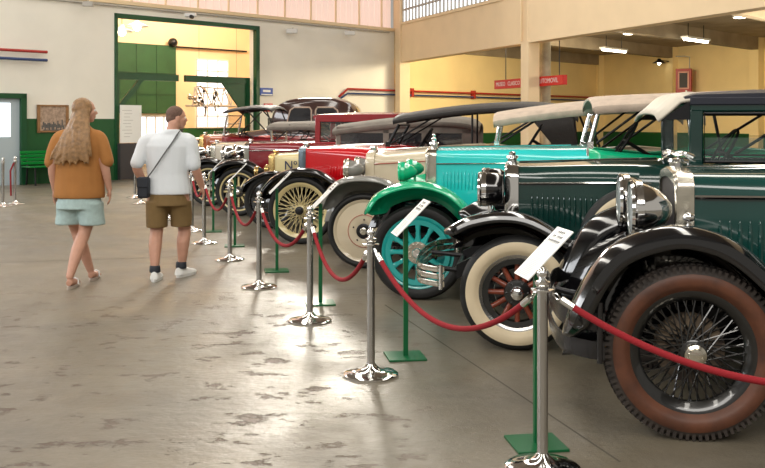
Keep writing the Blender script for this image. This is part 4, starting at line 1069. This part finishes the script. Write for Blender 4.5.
# ------------------------------------------------------------------ people
def remesh(o, vox=.008, smooth=4):
    r = o.modifiers.new('r', 'REMESH'); r.mode = 'VOXEL'; r.voxel_size = vox; r.use_smooth_shade = True
    s = o.modifiers.new('s', 'SMOOTH'); s.factor = .6; s.iterations = smooth
    return o
def ell(mb, pts, n=20):
    """loft of ellipses: (center, rx, ry) horizontally or along a path"""
    rings = []
    for c, rx_, ry_ in pts: rings.append([Vector(c)+Vector((rx_*math.cos(2*PI*k/n), ry_*math.sin(2*PI*k/n), 0)) for k in range(n)])
    return mb.loft(rings)
def limb(mb, pts, rad, n=14):
    P_ = spline(pts, 4); R_ = [v.x for v in spline([(r, 0, 0) for r in rad], 4)]; mb.tube(P_, R_, n); mb.sphere(pts[0], rad[0]*.99, n, 8); mb.sphere(pts[-1], rad[-1]*.99, n, 8); return mb
def hand(mb, w, d, side, fwd):
    """w wrist, d hand direction, side: unit vector across the palm (towards the thumb), fwd: palm normal"""
    w = Vector(w); d = Vector(d).normalized(); s = Vector(side).normalized(); f = Vector(fwd).normalized()
    pc = w+d*.048
    rot = Matrix((s, f, d)).transposed()
    mb.sphere(pc, 1, 14, 10, sc=(.040, .017, .054), rot=rot)
    for k, (off, ln) in enumerate(((.028, .070), (.010, .080), (-.009, .073), (-.027, .058))):
        a = w+d*.085+s*off; b = a+d*ln*.5+f*.006; c = b+d*ln*.38+f*.02
        mb.tube([w+d*.05+s*off*.8, a, b, c], [.009, .0095, .0085, .0065], 8); mb.sphere(c, .0065, 8, 6)
    a = w+d*.025+s*.025; b = w+d*.055+s*.052+f*.012; c = w+d*.085+s*.055+f*.022
    mb.tube([w+d*.02+s*.01, a, b, c], [.012, .0125, .0105, .008], 8); mb.sphere(c, .008, 8, 6)
def head(mb, c, yaw, k=1.0, ear=True):
    """face looks along local +y turned by yaw (negative = to the right)"""
    R_ = Matrix.Rotation(yaw, 3, 'Z'); c = Vector(c)
    def s(p, r, sc): mb.sphere(c+R_ @ (Vector(p)*k), r*k, 18, 12, sc=sc, rot=R_)
    s((0, -.005, .03), 1, (.073, .093, .085)); s((0, .02, -.02), 1, (.062, .075, .08)); s((0, .042, -.068), 1, (.042, .042, .038)); s((0, .06, -.085), 1, (.024, .022, .018))
    mb.tube([c+R_ @ (Vector((0, .085, .015))*k), c+R_ @ (Vector((0, .108, -.02))*k), c+R_ @ (Vector((0, .088, -.03))*k)], [.009*k, .014*k, .012*k], 8)
    s((0, .088, -.052), 1, (.022, .011, .006)); s((0, .086, -.062), 1, (.02, .011, .006)); s((0, .078, .028), 1, (.05, .014, .009))
    for q in (-1, 1):
        s((q*.036, .06, -.012), 1, (.026, .02, .02))
        if ear: s((q*.076, -.008, -.01), 1, (.009, .02, .032))
def person_eyes(parent, c, yaw, k=1.0):
    R_ = Matrix.Rotation(yaw, 3, 'Z')
    for q in (-1, 1):
        b = MB(); w_ = MB(); w_.sphere(Vector(c)+R_ @ (Vector((q*.031, .077, .008))*k), .0115*k, 12, 8); b.sphere(Vector(c)+R_ @ (Vector((q*.031, .0855, .008))*k), .0048*k, 10, 8)
        w_ = w_.build('eye', M['shoe'], parent); b.build('pupil', M['eye'], w_)

def woman():
    e = empty('person', (-2.80, 8.78, 0), 0); tag(e, 'woman with long blonde hair walking away in tan tee shirt and pale denim shorts', 'person')
    hc = (.045, .03, 1.60); yaw = -1.0
    b = MB(); head(b, hc, yaw, .98)
    limb(b, [(.03, 0, 1.54), (.02, -.01, 1.46), (.01, -.01, 1.38)], [.052, .052, .075])
    ell(b, [((0, 0, .84), .155, .115), ((0, 0, .92), .185, .125), ((0, 0, 1.03), .155, .105), ((0, 0, 1.15), .15, .10), ((0, 0, 1.28), .175, .11), ((0, 0, 1.37), .175, .09), ((.005, 0, 1.42), .12, .065), ((.01, 0, 1.45), .07, .055)])
    limb(b, [(-.17, 0, 1.36), (-.235, -.03, 1.1), (-.235, .03, .86)], [.055, .047, .027]); hand(b, (-.235, .03, .87), (-.02, .12, -1), (.3, 1, .1), (1, -.2, 0))
    limb(b, [(.17, 0, 1.36), (.24, -.04, 1.12), (.275, .0, .88)], [.055, .045, .026]); hand(b, (.275, 0, .89), (.04, .1, -1), (-.3, 1, .1), (-1, -.2, 0))
    # legs: left foot ahead, right foot behind
    limb(b, [(-.085, .0, .86), (-.085, .07, .66), (-.08, .17, .48), (-.03, .16, .34), (.04, .2, .10)], [.10, .085, .058, .058, .034])
    limb(b, [(.085, -.01, .86), (.075, 0, .66), (.045, .0, .48), (.02, -.12, .33), (-.01, -.24, .11)], [.10, .085, .058, .058, .034])
    for (x, y, a) in ((.05, .24, -.1), (-.01, -.20, 0)):
        R_ = Matrix.Rotation(a, 3, 'Z')
        b.tube([Vector((x, y-.07, .055)), Vector((x, y-.03, .06)), Vector((x, y+.06, .045)), Vector((x, y+.12, .034)), Vector((x, y+.16, .03))], [.028, .034, .033, .034, .022], 12)
        for k in range(5): b.sphere((x-.03+.014*k, y+.165-.004*abs(k-2), .03), .011, 8, 6)
    body = remesh(b.build('body', M['skin'], e), .0065, 3)
    person_eyes(e, hc, yaw, .98)
    b = MB()
    ell(b, [((0, 0, .80), .232, .155), ((0, 0, .84), .235, .158), ((0, .0, .95), .228, .15), ((0, 0, 1.12), .222, .145), ((0, 0, 1.28), .225, .14), ((0, 0, 1.37), .205, .115), ((.005, 0, 1.425), .14, .085), ((.01, 0, 1.455), .095, .08), ((.015, 0, 1.48), .07, .068)])
    limb(b, [(-.10, 0, 1.36), (-.175, 0, 1.345), (-.225, -.01, 1.25), (-.252, -.02, 1.13)], [.075, .075, .068, .066]); limb(b, [(.10, 0, 1.36), (.175, 0, 1.345), (.225, -.02, 1.25), (.26, -.03, 1.14)], [.075, .075, .068, .066])
    remesh(b.build('tee_shirt', M['tan'], e), .01, 5)
    b = MB(); ell(b, [((0, 0, .70), .215, .15), ((0, 0, .78), .20, .145), ((0, 0, .86), .185, .135), ((0, 0, .93), .17, .13)])
    for s_, px_, py_ in ((-1, -.085, .05), (1, .08, .01)):
        ell(b, [((px_*1.2+s_*.02, py_, .55), .118, .125), ((px_*1.15+s_*.01, py_, .65), .118, .13), ((px_+s_*.02, py_*.5, .76), .115, .135)])
    remesh(b.build('shorts', M['denim'], e), .009, 3)
    # hair: cap plus long falling locks
    R_ = Matrix.Rotation(yaw, 3, 'Z'); hv = Vector(hc); b = MB()
    b.sphere(hv+R_ @ Vector((0, -.028, .03)), 1, 20, 14, sc=(.094, .098, .098), rot=R_)
    rr = random.Random(5)
    for k in range(70):
        a = rr.uniform(-.2, PI+.2); ca, sa = math.cos(a), math.sin(a)
        p0 = hv+R_ @ Vector((.062*ca, -.05*sa-.02, rr.uniform(.03, .09)))
        end = Vector((-.02+.20*math.cos(a*.9+.35)*rr.uniform(.6, 1), -.165-.02*rr.random(), rr.uniform(1.10, 1.2)))
        if k < 9: end = hv+R_ @ Vector((.085*ca, -.1, -.2))+Vector((-.03, -.03, -.2*rr.random()))
        m1 = hv+R_ @ Vector((.10*ca, -.09*sa-.02, -.05)); m2 = m1.lerp(end, .5)+Vector((0, -.04, 0))
        b.tube(spline([p0, m1, m2, end], 4), [.018, .02, .021, .021, .021, .021, .021, .02, .02, .018, .016, .013, .006], 7)
    remesh(b.build('hair', M['hair'], e), .008, 4)
    # sandals
    for (x, y) in ((.05, .24), (-.01, -.20)):
        s_ = MB(); rows = []
        for z, g in ((0, 0), (.018, .002)):
            rows.append([Vector((x+(.037+g)*math.cos(q)*(1 if math.sin(q) > 0 else .85), y+.045+(.135+g)*math.sin(q), z+(.006 if z else 0))) for q in [2*PI*k/24 for k in range(24)]])
        s_.loft(rows); sd = s_.build('sandal', mat('pale_sole', (.5,.42,.36), .6) if 'pale_sole' not in MATS else MATS['pale_sole'], e)
        MB().tube([(x-.042, y+.07, .02), (x-.03, y+.09, .065), (x, y+.1, .078), (x+.03, y+.09, .065), (x+.042, y+.07, .02)], .009, 8).build('sandal_strap', M['shoe'], sd)
woman()
def man():
    e = empty('person', (-2.06, 9.12, 0), 0); tag(e, 'man with cropped hair walking away in white tee shirt and khaki shorts, looking right', 'person')
    hc = (.07, .05, 1.535); yaw = -1.05; k = .98
    b = MB(); head(b, hc, yaw, k)
    limb(b, [(.055, .01, 1.48), (.04, 0, 1.42), (.02, -.01, 1.35)], [.058, .058, .085])
    ell(b, [((0, 0, .80), .16, .12), ((0, 0, .88), .17, .12), ((0, 0, 1.0), .16, .11), ((0, 0, 1.12), .17, .11), ((0, 0, 1.25), .20, .12), ((0, 0, 1.33), .195, .10), ((.01, 0, 1.375), .12, .07), ((.02, 0, 1.4), .075, .06)])
    limb(b, [(-.19, 0, 1.30), (-.285, -.06, 1.09), (-.225, .05, .90)], [.052, .05, .03]); hand(b, (-.225, .05, .905), (.25, .3, -1), (.1, 1, .2), (1, -.1, .2))
    limb(b, [(.19, 0, 1.30), (.255, -.02, 1.09), (.31, .08, .88)], [.052, .05, .031]); hand(b, (.31, .08, .885), (.15, .2, -1), (-.3, 1, .1), (-1, -.2, 0))
    limb(b, [(-.09, 0, .84), (-.105, 0, .64), (-.11, .01, .46), (-.105, -.07, .32), (-.09, -.15, .10)], [.105, .09, .062, .062, .036])
    limb(b, [(.09, 0, .84), (.115, .06, .64), (.13, .14, .47), (.125, .1, .33), (.115, .10, .12)], [.105, .09, .062, .062, .036])
    body = remesh(b.build('body', M['skin'], e), .0065, 3)
    person_eyes(e, hc, yaw, k)
    b = MB()
    ell(b, [((.01, 0, .81), .215, .15), ((.01, 0, .86), .212, .15), ((.0, .0, 1.0), .20, .14), ((0, 0, 1.15), .215, .14), ((0, 0, 1.27), .23, .14), ((0, 0, 1.335), .215, .115), ((.01, 0, 1.38), .14, .085), ((.025, 0, 1.405), .10, .085), ((.035, 0, 1.43), .075, .075)])
    limb(b, [(-.11, 0, 1.32), (-.20, 0, 1.305), (-.245, -.03, 1.2), (-.28, -.06, 1.11)], [.08, .082, .072, .066]); limb(b, [(.11, 0, 1.32), (.20, 0, 1.305), (.232, -.01, 1.2), (.255, -.02, 1.09)], [.08, .082, .072, .066])
    remesh(b.build('tee_shirt', M['tee'], e), .01, 5)
    b = MB(); ell(b, [((0, 0, .70), .195, .145), ((0, 0, .80), .188, .14), ((0, 0, .90), .175, .13)])
    for s_, x, y in ((-1, -.105, .0), (1, .11, .09)):
        ell(b, [((x, y, .49), .10, .11), ((x, y*.9, .6), .105, .118), ((x*.95, y*.5, .74), .11, .13)])
    remesh(b.build('shorts', M['khaki'], e), .009, 3)
    R_ = Matrix.Rotation(yaw, 3, 'Z'); hv = Vector(hc)
    b = MB().sphere(hv+R_ @ (Vector((0, -.014, .042))), 1, 24, 16, sc=(.0755, .088, .080), rot=R_); b.sphere(hv+R_ @ Vector((0, -.045, -.0)), 1, 20, 12, sc=(.066, .058, .06), rot=R_)
    remesh(b.build('hair', M['buzz'], e), .006, 2)
    # shoes and socks
    for (x, y, a, z0) in ((-.09, -.11, .08, 0), (.125, .14, -.35, .0)):
        R2 = Matrix.Translation((x, y, z0)) @ Matrix.Rotation(a, 4, 'Z') @ Matrix.Scale(1.12, 4)
        s_ = MB(); rows = []
        for (yy, w_, h_) in ((-.105, .026, .05), (-.095, .034, .085), (-.05, .038, .095), (0, .039, .09), (.05, .044, .07), (.1, .046, .055), (.145, .04, .045), (.17, .022, .035)):
            rows.append([Vector((w_*math.cos(q), yy, .022+max(0, h_-.022)*max(0, math.sin(q))+(-.0 if math.sin(q) > 0 else 0))) for q in [2*PI*k/16 for k in range(16)]])
        s_.loft(rows); s_.xf(R2); sh = s_.build('sneaker', M['shoe'], e)
        s_ = MB(); rows = []
        for z in (0, .026): rows.append([Vector(((.049 if math.sin(q) > -.2 else .040)*math.cos(q), .03+.145*math.sin(q), z)) for q in [2*PI*k/24 for k in range(24)]])
        s_.loft(rows).xf(R2); s_.build('sole', M['white_metal'], sh)
        MB().lathe([(.046, .075), (.047, .09), (.044, .125), (.04, .13)], (0, -.045, 0), n=20).xf(R2).build('sock', M['bag'], e)
    # crossbody strap and bag
    path = spline([(.12, .07, 1.40), (.115, -.02, 1.415), (.09, -.115, 1.34), (.0, -.155, 1.2), (-.1, -.16, 1.05), (-.18, -.145, .95)], 5)
    st = MB(); rows = []
    for q in path: rows.append([q+Vector((-.017, 0, -.014)), q+Vector((.017, 0, .014)), q+Vector((.017, -.006, .014)), q+Vector((-.017, -.006, -.014))])
    st.loft(rows)
    bag = MB().box((-.20, -.13, .88), (.11, .09, .20)).build('shoulder_bag', M['bag'], e, bevel=.02)
    MB().box((-.20, -.18, .93), (.105, .012, .09)).build('bag_flap', M['bag'], bag, bevel=.005)
    st.build('strap', M['strap'], bag)
man()
